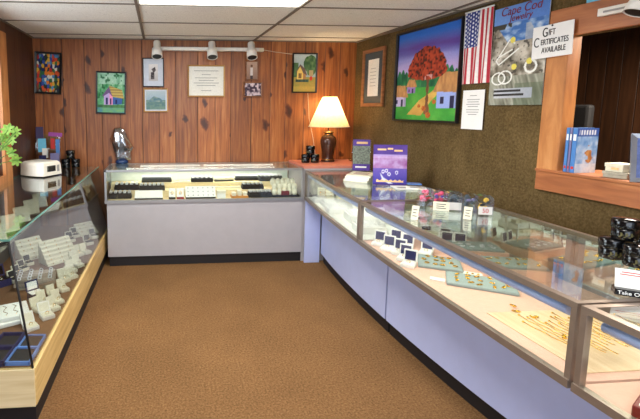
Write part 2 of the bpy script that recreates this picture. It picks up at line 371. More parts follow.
# ------------------------------------------------------------------ display cases
def lerp(a, b, t): return a + (b - a) * t
# ---- back counter
BX0, BX1, BF, BB, BT, BL = -.535, 1.43, 4.24, 4.77, .965, .645
bc = thing('display_case', 'pale grey display counter running along the knotty pine wall', 'display case', ((BX0 + BX1) / 2, (BF + BB) / 2, 0)); o0 = tuple(bc.location)
MB().box(BX0 + .02, BX1, BF + .01, BB, .1, BL).build('base_panel', 'laminate', bc, off=o0)
MB().box(BX0 + .03, BX1, BF + .03, BB, 0, .1).build('kick_plate', 'kick', bc, off=o0)
MB().box(BX0, BX1, BF, BB, BL, BL + .012).box(BX0, BX1, BF - .004, BF + .012, BL - .008, BL + .022).build('ledge_trim', 'alu', bc, off=o0)
DZB = BL + .0205; STEPS = ((BF + .015, DZB), (4.435, DZB + .055), (4.595, DZB + .11))
mbd = MB()
for k, (y_, z_) in enumerate(STEPS): mbd.box(BX0 + .024, BX1 - .024, y_, BB - .018, BL + .012 if k == 0 else STEPS[k - 1][1] - .001, z_ - .0005)
mbd.build('deck', 'deck_cream', bc, off=o0)
MB().box(BX0 + .01, BX1 - .01, BF + .004, BF + .009, BL + .022, BT - .02).build('front_glass', 'glass', bc, off=o0)
MB().box(BX0 + .02, BX1 - .02, BF + .02, BB - .02, BT - .006, BT).build('top_glass', 'glass_top', bc, off=o0)
MB().box(BX0 + .004, BX0 + .009, BF + .02, BB - .02, BL + .02, BT - .02).build('end_glass', 'glass', bc, off=o0)
MB().box(BX0 + .01, BX1 - .01, BB - .015, BB - .005, BL + .02, BT - .02).build('back_panel', 'interior', bc, off=o0)
MB().box(BX0, BX1, BF, BF + .02, BT - .022, BT).box(BX0, BX0 + .02, BF, BB, BT - .022, BT).box(BX0, BX1, BB - .02, BB, BT - .022, BT).box(BX1 - .02, BX1, BF, BB, BT - .022, BT).build('top_rail', 'alu', bc, off=o0, bevel=.003)
for x in (BX0, BX1 - .022): MB().box(x, x + .022, BF, BF + .022, BL + .02, BT - .02).build('post', 'alu', bc, off=o0, bevel=.003)
lf = MB().box(BX0 + .3, BX1 - .15, BB - .085, BB - .05, BT - .03, BT - .008).build('light_fixture', 'trackwhite', bc, off=o0)
for a, b in ((BX0 + .33, .43), (.47, BX1 - .2)): MB().tube([(a, BB - .095, BT - .018), (b, BB - .095, BT - .018)], .009, 8).build('lamp_tube', 'tube', lf, off=o0)
# ---- corner block carrying the lamp
cc = thing('corner_cabinet', 'corner counter with coral top beneath the table lamp', 'cabinet', (1.78, 4.5, 0)); oc = tuple(cc.location)
MB().box(1.432, 2.12, 4.262, 4.77, 0, .955).build('carcass', 'laminate', cc, off=oc)
MB().box(1.432, 2.125, 4.26, 4.775, .955, .985).build('worktop', 'pinkcloth', cc, off=oc, bevel=.004)

# ---- right hand counters, front follows a gentle curve
def fx(y): return 1.303 + .024 * (y - 1.8) ** 2
def bxv(y): return 1.545 + .05 * (y - 3.0) ** 2
XB, RTZ, RLZ = 2.09, .94, .672
def right_case(label, y0, y1, deckmat, seg=14, spl=()):
    ys = [lerp(y0, y1, i / seg) for i in range(seg + 1)]
    oo = (1.75, (y0 + y1) / 2, 0); r = thing('display_case', label, 'display case', oo)
    R = lambda a, b, z0, z1: (lambda y: [(fx(y) + a, z0), (fx(y) + b, z0), (fx(y) + b, z1), (fx(y) + a, z1)])
    RBk = lambda a, z0, z1: (lambda y: [(fx(y) + a, z0), (XB, z0), (XB, z1), (fx(y) + a, z1)])
    yb = [lerp(y0 + .004, min(y1, 4.2) - .004, i / seg) for i in range(seg + 1)]
    MB().sweep(lambda y: [(bxv(y), .1), (XB, .1), (XB, RLZ - .02), (bxv(y), RLZ - .02)], yb).build('base_panel', 'bluelam', r, off=oo)
    MB().sweep(lambda y: [(bxv(y) + .03, 0), (XB, 0), (XB, .1), (bxv(y) + .03, .1)], yb).build('kick_plate', 'kick', r, off=oo)
    MB().sweep(R(-.006, .02, RLZ - .02, RLZ + .008), ys).sweep(RBk(.02, RLZ - .02, RLZ - .008), ys).build('ledge_trim', 'bronze', r, off=oo)
    MB().sweep(RBk(.02, RLZ - .008, RLZ), ys).build('deck', deckmat, r, off=oo)
    yi = [lerp(y0 + .012, y1 - .012, i / seg) for i in range(seg + 1)]
    MB().sweep(R(.004, .009, RLZ + .008, RTZ - .02), yi).build('front_glass', 'glass', r, off=oo)
    MB().sweep(lambda y: [(fx(y) + .026, RTZ - .007), (XB - .02, RTZ - .007), (XB - .02, RTZ - .001), (fx(y) + .026, RTZ - .007 + .006)], yi).build('top_glass', 'glass_top', r, off=oo)
    tr = MB().sweep(R(0, .027, RTZ - .022, RTZ), ys).box(XB - .022, XB, y0, y1, RTZ - .02, RTZ)
    for y in (y0, y1 - .02): tr.box(fx(y) + .027, XB - .022, y, y + .02, RTZ - .02, RTZ)
    tr.build('top_rail', 'bronze', r, off=oo)
    MB().box(XB - .014, XB - .009, y0 + .01, y1 - .01, RLZ, RTZ - .02).build('mirror_door', 'mirror', r, off=oo)
    MB().box(XB - .02, XB, y0, y1, RLZ, RLZ + .02).build('back_track', 'alu', r, off=oo)
    for y in (y0, y1 - .02):
        MB().box(fx(y), fx(y) + .022, y, y + .02, RLZ + .008, RTZ - .02).build('post', 'bronze', r, off=oo)
        MB().box(XB - .022, XB, y, y + .02, RLZ, RTZ - .02).build('post', 'alu', r, off=oo)
    for y in spl:
        MB().box(XB - .035, XB - .016, y, y + .03, RLZ + .02, RTZ - .02).box(XB - .016, XB - .008, y - .05, y - .02, RLZ + .02, RTZ - .02).build('door_stile', 'alu', r, off=oo)
    yl = [lerp(y0 + .05, y1 - .05, i / 10) for i in range(11)]
    h = MB().tube([(fx(y) + .034, y, RTZ - .047) for y in yl], .019, 12).build('light_housing', 'housing', r, off=oo)
    MB().tube([(fx(y) + .060, y, RTZ - .047) for y in yl], .006, 8).build('lamp_tube', 'tube', h, off=oo)
    return r
right_case('lilac display counter with white trays, between the back corner and the purple sign', 2.785, 4.235, 'deck_white')
right_case('longest lilac display counter, holding navy ring boxes and gold chains', 1.222, 2.775, 'deck_pink', 16, (2.62, 1.98))
right_case('display counter at the lower right corner with dark red box inside', .35, 1.210, 'deck_pink', 10)
fp = MB().box(1.45, 1.605, 4.205, 4.225, 0, .65).build('filler_panel', 'bluelam'); tag(fp, 'narrow upright filler panel where back and right counters meet', 'panel')

# ---- left counter: slanted glass on a light wooden plinth
LY0, LY1, LT, LB = 2.06, 4.72, .945, .30
def lbx(y): return lerp(-.612, -.541, (y - LY0) / 2.66)
def ltx(y): return lerp(-.705, -.645, (y - LY0) / 2.66)
LXB = -1.285
lc = thing('display_case', 'all-glass display case on light wooden plinth along the left wall', 'display case', (-.95, (LY0 + LY1) / 2, 0)); ol = tuple(lc.location)
yy = [LY0, LY1]
MB().sweep(lambda y: [(LXB, .105), (lbx(y), .105), (lbx(y), LB), (LXB, LB)], yy).build('plinth', 'lightwood', lc, off=ol, bevel=.004)
e_ = MB().box(LXB, lbx(LY0) - .004, LY0 - .012, LY0 - .001, .107, LB - .002).build('end_board', 'endwood', lc, off=ol)
MB().sweep(lambda y: [(LXB, 0), (lbx(y) - .012, 0), (lbx(y) - .012, .105), (LXB, .105)], [LY0 + .02, LY1]).build('kick_plate', 'kick', lc, off=ol)
MB().sweep(lambda y: [(LXB + .01, LB), (lbx(y) - .02, LB), (lbx(y) - .02, LB + .006), (LXB + .01, LB + .006)], [LY0 + .012, LY1 - .01]).build('deck', 'deck_brown', lc, off=ol)
DZL = LB + .0065
MB().sweep(lambda y: [(lbx(y) - .016, LB), (lbx(y) - .010, LB), (ltx(y), LT - .008), (ltx(y) - .006, LT - .008)], [LY0 + .004, LY1 - .004]).build('front_glass', 'glass', lc, off=ol)
MB().sweep(lambda y: [(LXB, LT - .008), (ltx(y), LT - .008), (ltx(y), LT), (LXB, LT)], yy).build('top_glass', 'glass_top', lc, off=ol)
g_ = MB().sweep(lambda y: [(ltx(y), LT - .009), (ltx(y) + .003, LT - .009), (ltx(y) + .003, LT + .001), (ltx(y), LT + .001)], yy)
g_.box(LXB, ltx(LY0), LY0 - .003, LY0, LT - .009, LT + .001).box(LXB - .003, LXB, LY0, LY1, LT - .009, LT + .001).build('glass_edge', 'glass_edge', lc, off=ol)
for y, n in ((LY0, 'end_glass'), (LY1 - .006, 'end_glass')):
    MB().hexa([(LXB, y, LB), (lbx(y) - .012, y, LB), (lbx(y) - .012, y + .006, LB), (LXB, y + .006, LB)], [(LXB, y, LT - .008), (ltx(y), y, LT - .008), (ltx(y), y + .006, LT - .008), (LXB, y + .006, LT - .008)]).build(n, 'glass', lc, off=ol)
MB().tube([(lbx(LY0) - .013, LY0 + .003, LB), (ltx(LY0) - .003, LY0 + .003, LT - .01)], .006, 8).build('corner_strip', 'kick', lc, off=ol)
MB().box(LXB, LXB + .008, LY0 + .01, LY1 - .01, LB, LT - .01).build('back_panel', 'greyint', lc, off=ol)
SHZ = .62
MB().box(LXB + .01, LXB + .24, LY0 + .02, LY1 - .02, SHZ - .006, SHZ).build('glass_shelf', 'glass', lc, off=ol)

def wverts(o):
    Mx = Matrix.Translation(o.location) @ o.rotation_euler.to_matrix().to_4x4() @ Matrix.Diagonal((*o.scale, 1)); out = []
    def rec(q, m):
        if q.type == 'MESH': out.extend(m @ v.co for v in q.data.vertices)
        for c in q.children: rec(c, m @ Matrix.Translation(c.location) @ c.rotation_euler.to_matrix().to_4x4() @ Matrix.Diagonal((*c.scale, 1)))
    rec(o, Mx); return out
def settle(o):
    """nudge a thing so that it stands wholly inside its glass case"""
    x, y, z = o.location
    if x < -.5 and y < 4.8 and z < .9:
        V = wverts(o); dx = min(min(lerp(lbx(v.y) - .022, ltx(v.y) - .012, max(0, v.z - LB) / (LT - LB)) - v.x for v in V), 0); dl = max(max(LXB + .012 - v.x for v in V), 0)
        dy = max(max(LY0 + .012 - v.y for v in V), 0) + min(min(LY1 - .012 - v.y for v in V), 0); o.location = (x + dx + dl, y + dy, z)
    elif BX0 < x < BX1 - .02 and y > 4.0 and z < .9:
        V = wverts(o); lv = 0 if z < DZB + .03 else (1 if z < DZB + .08 else 2); ya = STEPS[lv][0] + (.012 if lv == 0 else .004); yb_ = (STEPS[lv + 1][0] if lv < 2 else BB - .02) - .003; dy = max(max(ya - v.y for v in V), 0) + min(min(yb_ - v.y for v in V), 0)
        dx = max(max(BX0 + .026 - v.x for v in V), 0) + min(min(BX1 - .026 - v.x for v in V), 0); o.location = (x + dx, y + dy, z)
    elif x > 1.2 and z < .9:
        a, b = (.35, 1.21) if y < 1.216 else ((1.222, 2.775) if y < 2.78 else (2.785, 4.235))
        V = wverts(o); dy = max(max(a + .024 - v.y for v in V), 0) + min(min(b - .024 - v.y for v in V), 0)
        o.location = (x, y + dy, z); V = wverts(o)
        dx = max(max(fx(v.y) + .026 - v.x for v in V), 0) + min(min(XB - .04 - v.x for v in V), 0); o.location = (x + dx, y + dy, z)
    return o

# ------------------------------------------------------------------ painted pictures
def n2(x, y):   # small value noise
    xi, yi = math.floor(x), math.floor(y); fx_, fy_ = x - xi, y - yi
    h = lambda a, b: (math.sin(a * 127.1 + b * 311.7) * 43758.5453) % 1.0
    u, v = fx_ * fx_ * (3 - 2 * fx_), fy_ * fy_ * (3 - 2 * fy_)
    return lerp(lerp(h(xi, yi), h(xi + 1, yi), u), lerp(h(xi, yi + 1), h(xi + 1, yi + 1), u), v)
def fbm(x, y): return .55 * n2(x, y) + .3 * n2(2 * x + 5, 2 * y + 9) + .15 * n2(4 * x + 3, 4 * y + 1)
def mixc(a, b, t): t = max(0, min(1, t)); return tuple(lerp(p, q, t) for p, q in zip(a, b))
def inpoly(x, y, P):
    r = False; j = len(P) - 1
    for i in range(len(P)):
        if (P[i][1] > y) != (P[j][1] > y) and x < (P[j][0] - P[i][0]) * (y - P[i][1]) / (P[j][1] - P[i][1]) + P[i][0]: r = not r
        j = i
    return r
def canvas(name, w, h, fn, parent, nx, ny, loc=(0, 0, 0), wave=None):
    """flat painted sheet in local XZ, facing -Y, colours held per vertex; fn(u right, v up) gives sRGB 0-255"""
    me = bpy.data.meshes.new(name); vs = []; cols = []
    for j in range(ny + 1):
        for i in range(nx + 1):
            u, v = i / nx, j / ny; d = wave(u, v) if wave else 0
            vs.append(((u - .5) * w, d, (v - .5) * h)); cols.append(rgb(*fn(u, v)))
    fs = [(j * (nx + 1) + i, j * (nx + 1) + i + 1, (j + 1) * (nx + 1) + i + 1, (j + 1) * (nx + 1) + i) for j in range(ny) for i in range(nx)]
    me.from_pydata(vs, [], fs); at = me.color_attributes.new('Col', 'FLOAT_COLOR', 'POINT')
    for k, c in enumerate(cols): at.data[k].color = (*c, 1)
    me.materials.append(M['paint'])
    if wave:
        for p in me.polygons: p.use_smooth = True
    o = bpy.data.objects.new(name, me); C.objects.link(o); o.parent = parent; o.location = loc; return o
def frame_bars(w, h, t, d, y0=0):
    """mitred frame, outer size w x h, bar width t, from y0 back to y0+d; faces -Y"""
    b = MB(); W, H = w / 2, h / 2; w2, h2 = W - t, H - t
    for (ax, az), (bx_, bz), (cx_, cz), (dx, dz) in (((-W, -H), (W, -H), (w2, -h2), (-w2, -h2)), ((W, -H), (W, H), (w2, h2), (w2, -h2)), ((W, H), (-W, H), (-w2, h2), (w2, h2)), ((-W, H), (-W, -H), (-w2, -h2), (-w2, h2))):
        b.hexa([(ax, y0, az), (bx_, y0, bz), (cx_, y0 + d * .25, cz), (dx, y0 + d * .25, dz)], [(ax, y0 + d, az), (bx_, y0 + d, bz), (cx_, y0 + d, cz), (dx, y0 + d, dz)])
    return b
def on_back(px0, py0, px1, py1, gap=0.012):
    a = atY(BACK - gap, px0, py0); b = atY(BACK - gap, px1, py1); return (a + b) / 2, abs(b.x - a.x), abs(a.z - b.z)
def on_right(px0, py0, px1, py1, gap=.012):
    c = [rwall(px, py, -gap) for px, py in ((px0, py0), (px1, py1))]
    s = (c[0][0] + c[1][0]) / 2; z = (c[0][1] + c[1][1]) / 2
    return s, z, abs(c[1][0] - c[0][0])
def picture(label, cat, c, w, h, rz, fmat, ft, fn, nx=70, ny=70, mat=None, mw=.03, depth=.022, roll=0, name='framed_picture', sheet='canvas'):
    r = thing(name, label, cat, c, rz); r.rotation_euler = (0, roll, rz)
    frame_bars(w, h, ft, depth, -depth).build('frame', fmat, r)
    iw, ih = w - 2 * ft, h - 2 * ft
    if mat:
        MB().box(-iw / 2, iw / 2, -.008, -.002, -ih / 2, ih / 2).build('mount', mat, r); iw -= 2 * mw; ih -= 2 * mw
    canvas(sheet, iw, ih, fn, r, nx, ny, (0, -.009 if mat else -.006, 0))
    if not mat: MB().box(-iw / 2, iw / 2, -.005, -.001, -ih / 2, ih / 2).build('backing', 'frame_black', r)
    return r
def paint_crowd(u, v):
    x, y = u * 9, v * 11; best = 9; pick = 0
    for a in range(-1, 2):
        for b in range(-1, 2):
            i, j = math.floor(x) + a, math.floor(y) + b
            px, py = i + n2(i * 3.1 + 1, j * 5.3), j + n2(i * 7.7, j * 2.9 + 4); d = (x - px) ** 2 + ((y - py) * .8) ** 2
            if d < best: best = d; pick = n2(i * 9.13, j * 4.71 + 2)
    P = ((212, 84, 44), (232, 130, 42), (54, 84, 168), (30, 46, 110), (226, 180, 60), (196, 50, 46), (80, 140, 190), (46, 60, 50), (222, 220, 206), (52, 110, 70))
    c = P[int(pick * 997) % 10]
    if best > .34: c = mixc(c, (26, 24, 40), .7)
    e = ((u - .5) / .5) ** 2 * .6 + ((v - .55) / .6) ** 2
    return mixc(c, (44, 54, 46), (e - .75) * 1.6)
def hut(x, y, ox, oy, sc, wallc, roofc):
    """colour of a small thatched hut or None; ox,oy its base centre"""
    a, b = (x - ox) / sc, (y - oy) / sc
    if inpoly(a, b, ((-.62, .48), (.62, .42), (.36, .98), (-.28, 1.02))): return mixc(roofc, (120, 80, 50), .55 * n2(a * 14, b * 5))
    if -.45 < a < .45 and 0 < b < .5:
        if .08 < a < .24 and b < .34 or -.3 < a < -.16 and .12 < b < .32: return (44, 42, 74)
        return mixc(wallc, (110, 110, 150), .4 if a > .28 else 0)
    return None
def paint_cottage(u, v):
    g = fbm(u * 9, v * 9); c = mixc((40, 128, 72), (158, 206, 166), g * 1.5 - .3)
    if v > .72: c = mixc(c, (196, 224, 214), .35 + .4 * n2(u * 14, v * 14))
    if n2(u * 16, v * 16) > .72: c = mixc(c, (22, 84, 44), .7)
    if v < .2: c = mixc((70, 130, 160), (120, 176, 110), n2(u * 8, v * 20)) if v < .12 else mixc((32, 72, 60), (96, 150, 84), g)
    if inpoly(u, v, ((.17, .42), (.44, .68), (.9, .58), (.98, .36), (.6, .4), (.5, .36))): c = mixc((196, 172, 96), (134, 104, 58), (math.sin(v * 90) > .2) * .6)
    if inpoly(u, v, ((.17, .42), (.42, .66), (.56, .38))): c = (110, 88, 132)
    if inpoly(u, v, ((.24, .2), (.24, .42), (.42, .5), (.56, .4), (.56, .2))): c = (186, 164, 214) if u < .44 else (230, 150, 190)
    if inpoly(u, v, ((.56, .2), (.56, .4), (.92, .36), (.9, .22))): c = (60, 96, 160)
    if .3 < u < .38 and .2 < v < .38 or .46 < u < .52 and .2 < v < .36 or .66 < u < .73 and .22 < v < .33: c = (34, 40, 92)
    return c
def paint_yellow_house(u, v):
    c = mixc((148, 172, 178), (206, 212, 206), v + .3 * fbm(u * 5, v * 5) - .5)
    if ((u - .78) / .3) ** 2 + ((v - .72) / .26) ** 2 < .8 + .5 * n2(u * 9, v * 9) or (u < .22 and v < .78 and v > .3): c = mixc((46, 84, 54), (110, 138, 90), n2(u * 13, v * 13))
    if v < .4: c = mixc((128, 140, 66), (194, 152, 78), fbm(u * 6, v * 9))
    if v < .14: c = mixc(c, (206, 170, 80), .5)
    if inpoly(u, v, ((.1, .52), (.3, .74), (.52, .62), (.62, .44), (.46, .46))): c = (104, 84, 78)
    if inpoly(u, v, ((.16, .32), (.16, .54), (.3, .68), (.44, .5), (.44, .32))): c = (226, 196, 104)
    if inpoly(u, v, ((.44, .32), (.44, .5), (.56, .46), (.56, .34))): c = (168, 120, 76)
    if .24 < u < .36 and .36 < v < .5: c = (96, 60, 50) if abs(u - .3) > .008 else (226, 196, 104)
    if .1 < u < .7 and .26 < v < .33: c = mixc((36, 62, 62), (70, 92, 80), n2(u * 20, v * 20))
    if (u - .8) ** 2 + (v - .36) ** 2 < .004: c = (206, 60, 46)
    if .7 < u < .9 and .42 < v < .58: c = (168, 150, 110)
    return c
def paint_tree(u, v):
    x, y = u, v
    if y > .45:
        t = (y - .45) / .55; c = mixc((176, 156, 206), (40, 100, 190), (t - .25) * 1.5)
        b = fbm(x * 3, y * 10); c = mixc(c, (88, 62, 140), max(0, 1 - abs(t - .66) * 4.5) * (.5 + b)); c = mixc(c, (196, 178, 214), max(0, b - .55) * 1.5 * (t < .5))
    else: c = mixc((38, 130, 52), (98, 178, 72), fbm(x * 6, y * 6) * 1.3 - .2)
    treel = .50 + .05 * abs(math.sin(x * 44)) + .035 * math.sin(x * 17)
    if .36 < y < treel: c = mixc((22, 82, 58), (64, 140, 84), n2(x * 40, y * 10))
    if inpoly(x, y, ((.22, .06), (.46, .05), (.60, .2), (.74, .30), (.80, .385), (.72, .385), (.62, .31), (.42, .22))): c = mixc((222, 184, 96), (190, 142, 72), n2(x * 18, y * 18))
    for (ox, oy, s_, wc) in ((.27, .30, .16, (150, 120, 190)), (.07, .15, .25, (190, 176, 214)), (.86, .13, .37, (150, 168, 226))):
        h_ = hut(x, y, ox, oy, s_, wc, (204, 150, 96))
        if h_: c = h_
    d = ((x - .51) / .31) ** 2 + ((y - .53) / (.275 if y > .53 else .09)) ** 2
    tr = .020 + .045 * max(0, (.22 - y)) / .22 + .006 * math.sin(y * 60)
    if abs(x - .545) < tr and .06 < y < .50: c = mixc((150, 100, 66), (96, 60, 44), n2(x * 60, y * 12))
    if d < 1 + .22 * (n2(x * 26, y * 26) - .5):
        q = n2(x * 46, y * 46)
        c = mixc((112, 36, 24), (176, 70, 44), q * 1.5 - .2) if q > .28 else (64, 32, 28)
        if abs(x - .52) < .09 and y < .5 and n2(x * 22 + 3, y * 22) > .52: c = (196, 150, 150)
    for bx_, by_, r_ in ((.5, .13, .035), (.42, .155, .025), (.575, .055, .04), (.66, .2, .03)):
        if (x - bx_) ** 2 + ((y - by_) * 1.2) ** 2 < r_ ** 2: c = mixc((150, 74, 36), (200, 110, 50), n2(x * 60, y * 60))
    return c
def paint_poster(u, v):
    g = fbm(u * 8, v * 13); c = mixc((92, 84, 70), (206, 198, 184), g * 1.9 - .45)
    if n2(u * 26, v * 40) < .2: c = mixc(c, (54, 50, 46), .7)
    if v < .30: c = mixc((98, 98, 84), (176, 176, 160), n2((u + v * .6) * 30, v * 8))
    if v < .22 and u > .5: c = mixc(c, (84, 98, 74), .45)
    if v > .64 and u > .3 - (v - .64) * 1.3: c = mixc((66, 110, 178), (210, 224, 236), max(0, fbm(u * 7, v * 26) * 2 - .75))
    if v > .64 and u > .62 and v < .80 and u + v < 1.5: c = mixc(c, (196, 190, 184), .6)
    if v > .775 and n2(u * 11, v * 22) > .42 and u < .36: c = (70, 66, 56)
    if v > .83: c = mixc((110, 150, 214), (86, 126, 198), u)
    def rg(cx_, cy, rx, ry, t): 
        d = ((u - cx_) / rx) ** 2 + ((v - cy) / ry) ** 2; return 1 - t * .7 < d < 1 + t * .6
    sil = (232, 232, 226)
    if rg(.17, .275, .13, .062, .34) or rg(.30, .285, .13, .066, .34): c = sil
    if rg(.76, .375, .1, .058, .55): c = sil
    for (x0, y0, x1, y1) in ((.1, .46, .34, .66), (.34, .66, .44, .62), (.1, .46, .16, .42), (.16, .42, .52, .56), (.16, .5, .40, .56)):
        dx, dy = x1 - x0, (y1 - y0); t = max(0, min(1, ((u - x0) * dx + (v - y0) * dy) / (dx * dx + dy * dy))); 
        if math.hypot(u - x0 - dx * t, (v - y0 - dy * t) * 1.5) < .012: c = sil
    for cx_, cy in ((.46, .385), (.73, .425), (.4, .655)):
        if ((u - cx_) / .05) ** 2 + ((v - cy) / .03) ** 2 < 1: c = (228, 212, 96)
    if .10 < u < .82 and .07 < v < .17: c = mixc((196, 198, 204), (150, 156, 168), u)
    return c
def paint_sea(u, v):
    c = mixc((120, 150, 176), (176, 190, 196), v) if v > .5 else mixc((70, 110, 120), (130, 150, 130), fbm(u * 8, v * 14))
    if inpoly(u, v, ((.05, .42), (.4, .72), (.75, .6), (.95, .4))): c = mixc((80, 116, 130), (150, 162, 150), n2(u * 9, v * 9))
    return c
def paint_photo(u, v):
    c = mixc((182, 178, 178), (226, 222, 220), v)
    if inpoly(u, v, ((.2, .1), (.24, .5), (.45, .55), (.3, .7), (.7, .84), (.78, .62), (.6, .5), (.62, .1))): c = mixc((44, 40, 44), (120, 112, 112), n2(u * 12, v * 12))
    return c
def paint_person(u, v):
    c = mixc((140, 110, 96), (190, 160, 140), v)
    if abs(u - .5) < .12 and .2 < v < .66: c = (210, 200, 196)
    if (u - .5) ** 2 + ((v - .76) * 1.5) ** 2 < .012: c = (104, 70, 52)
    if abs(u - .5) < .1 and v <= .2: c = (70, 60, 66)
    return c
def paint_flowers(u, v): return mixc((62, 46, 62), (214, 196, 200), (n2(u * 10, v * 8) - .35) * 2.2)
def paint_paper(u, v): return mixc((226, 224, 214), (238, 236, 228), fbm(u * 3, v * 3))
def paper_lines(parent, w, h, rows, mat='inkgrey', y=-.0005, thick=.004, jag=True):
    b = MB()
    for k, (v, hw) in enumerate(rows): b.box(-hw * w, hw * w, y - .0006, y, (v - .5) * h - thick / 2, (v - .5) * h + thick / 2)
    return b.build('printed_lines', mat, parent)

# pictures on the knotty pine wall
c, w, h = on_back(34, 52, 62.5, 94); picture('dark-framed abstract painting of orange and blue figures', 'painting', c, w, h, 0, 'frame_black', .02, paint_crowd, 90, 120, roll=.05)
c, w, h = on_back(95.5, 71.5, 126.5, 114); picture('black-framed painting of a green garden cottage with yellow roof', 'painting', c, w, h, 0, 'frame_black', .016, paint_cottage, 90, 110, roll=.03)
c, w, h = on_back(142.5, 58, 164, 87); picture('pale blue mounted black and white photograph', 'picture', c, w, h, 0, 'frame_black', .009, paint_photo, 40, 50, 'frame_white', .055)
c, w, h = on_back(143.5, 88.5, 168, 112); picture('small gold-framed seascape with wide pale border', 'picture', c, w, h, 0, 'frame_gold', .012, paint_sea, 60, 50, 'frame_white', .014)
c, w, h = on_back(187.5, 65, 224.5, 97)
r = picture('gold-framed cream certificate on the pine wall', 'certificate', c, w, h, 0, 'frame_gold', .014, paint_paper, 20, 20, name='framed_certificate', sheet='document')
paper_lines(r, w, h, [(.82, .33), (.70, .12), (.60, .3), (.52, .2), (.44, .34), (.36, .25), (.2, .14)], y=-.0075, thick=.006)
c, w, h = on_back(245.5, 61, 257.5, 80); picture('small portrait photograph above the floral print', 'picture', c, w, h, 0, 'frame_wood', .008, paint_person, 30, 40)
c, w, h = on_back(243.5, 82, 261.5, 97); picture('small wooden-framed purple floral print', 'picture', c, w, h, 0, 'frame_wood', .011, paint_flowers, 40, 30)
c, w, h = on_back(292.5, 53, 316, 93); picture('black-framed painting of a small yellow cottage under trees', 'painting', c, w, h, 0, 'frame_black', .014, paint_yellow_house, 70, 110)

# pictures on the olive wall
def rpic(px0, px1, ptop, pbot, pc=None):
    """ptop/pbot are pixel heights at the middle column"""
    s0 = rwall(px0, 80, -.012)[0]; s1 = rwall(px1, 80, -.012)[0]; pm = pc or (px0 + px1) / 2
    # column of the true middle
    s = (s0 + s1) / 2; lo, hi = px0, px1
    for _ in range(30):
        m = (lo + hi) / 2
        if rwall(m, 80, -.012)[0] < s: lo = m
        else: hi = m
    za = rwall(lo, ptop, -.012)[1]; zb = rwall(lo, pbot, -.012)[1]
    return rpt(s, (za + zb) / 2, -.012), s1 - s0, za - zb
c, w, h = rpic(363.5, 385, 49, 106.5)
r = picture('wooden-framed document with slate mat on the olive wall', 'certificate', c, w, h, RANG, 'frame_wood', .035, paint_paper, 20, 20, 'matblue', .07, name='framed_certificate', sheet='document')
paper_lines(r, w, h, [(.66, .12), (.6, .14), (.54, .13), (.48, .14), (.42, .12), (.36, .13)], y=-.0105, thick=.005)
c, w, h = rpic(397, 461.5, 27, 122)
picture('large bright painting of a red tree among thatched huts', 'painting', c, w, h, RANG, 'frame_black', .016, paint_tree, 150, 150, depth=.03)
# flag
c, w, h = rpic(462.5, 490, 11, 83.5)
def paint_flag(u, v):
    if u < .015: return (232, 228, 224)
    if v > .5 and u < .54:
        x, y = u / .54 * 6, (v - .5) / .5 * 9; fx_, fy_ = x % 1 - .5, (y + .5 * (int(x) % 2)) % 1 - .5
        return (228, 228, 236) if fx_ ** 2 + fy_ ** 2 < .075 else (44, 58, 128)
    return (178, 40, 56) if int(u * 13) % 2 == 0 else (230, 222, 220)
fl = thing('flag', 'american flag hung vertically on the olive wall', 'flag', c, RANG)
canvas('cloth', w, h, paint_flag, fl, 104, 110, (0, -.012, 0), lambda u, v: .009 * math.sin(u * 19 + 1.5 * (1 - v)) * (1.15 - v))
MB().tube([(-w / 2, -.012, h / 2), (w / 2, -.012, h / 2)], .006, 8).build('hem_rod', 'paper', fl)
# poster
c, w, h = rpic(490.5, 544, 5, 105)
po = thing('poster', 'tall jewelry poster of silver rings on rocks beside the flag', 'poster', c, RANG)
MB().box(-w / 2, w / 2, -.003, 0, -h / 2, h / 2).build('sheet', 'paper', po)
canvas('print', w, h, paint_poster, po, 110, 190, (0, -.004, 0))
text_part('lettering', 'Cape Cod', .076, 'inkred2', po, (-.0, -.006, h * .448), (PI / 2, 0, 0), sx=.95, shear=.2)
text_part('lettering', 'Jewelry', .058, 'inkred2', po, (.005, -.006, h * .372), (PI / 2, 0, 0), sx=.95, shear=.2)
b = MB()
for z_, hw in ((-.355, .26), (-.395, .29)): b.box(-.46 * w + w * .06, -.46 * w + w * .06 + hw * 2 * w, -.0058, -.0045, h * z_ - .007, h * z_ + .007)
b.build('printed_lines', 'ink', po)
# notice
c, w, h = rpic(464.5, 486, 90, 129.5)
no = thing('notice', 'plain white paper notice pinned below the flag', 'notice', c, RANG)
MB().box(-w / 2, w / 2, -.002, 0, -h / 2, h / 2).build('sheet', 'paper', no)
paper_lines(no, w, h, [(.86, .16), (.76, .3), (.7, .26), (.64, .31), (.58, .24), (.5, .3), (.44, .28), (.38, .2)], y=-.0022, thick=.005)
# gift certificate sign, hung over the frame
c, w, h = rpic(534, 574, 25, 57.5)
sg = thing('hanging_sign', 'cream gift certificates sign tacked to the wooden frame', 'sign', c - RN * .03, RANG); sg.rotation_euler = (0, -.02, RANG)
MB().box(-w / 2, w / 2, -.004, 0, -h / 2, h / 2).build('board', 'paper', sg, bevel=.001)
for t_, sz, x_, z_ in (('G', .075, -.085, .27), ('IFT', .05, -.0, .255), ('C', .08, -.19, -.01), ('ERTIFICATES', .046, .035, -.02), ('AVAILABLE', .046, .03, -.27)):
    text_part('lettering', t_, sz, 'ink', sg, (x_ * w / .5 * 1.0, -.006, z_ * h), (PI / 2, 0, 0), sx=.66)
MB().lathe([(.004, 0), (.006, .003), (.003, .006)], 10, mat=Matrix.Translation((0, -.004, h * .46)) @ Matrix.Rotation(PI / 2, 4, 'X')).build('tack', 'ink', sg)
# cyan paper at top
c, w, h = rpic(579, 605, -9, 5)
cp_ = MB().box(-w / 2, w / 2, -.003, 0, -h / 2, h / 2).build('notice', 'cyan'); cp_.location = c; cp_.rotation_euler = (0, 0, RANG); tag(cp_, 'bright cyan paper above the wooden window frame', 'paper')

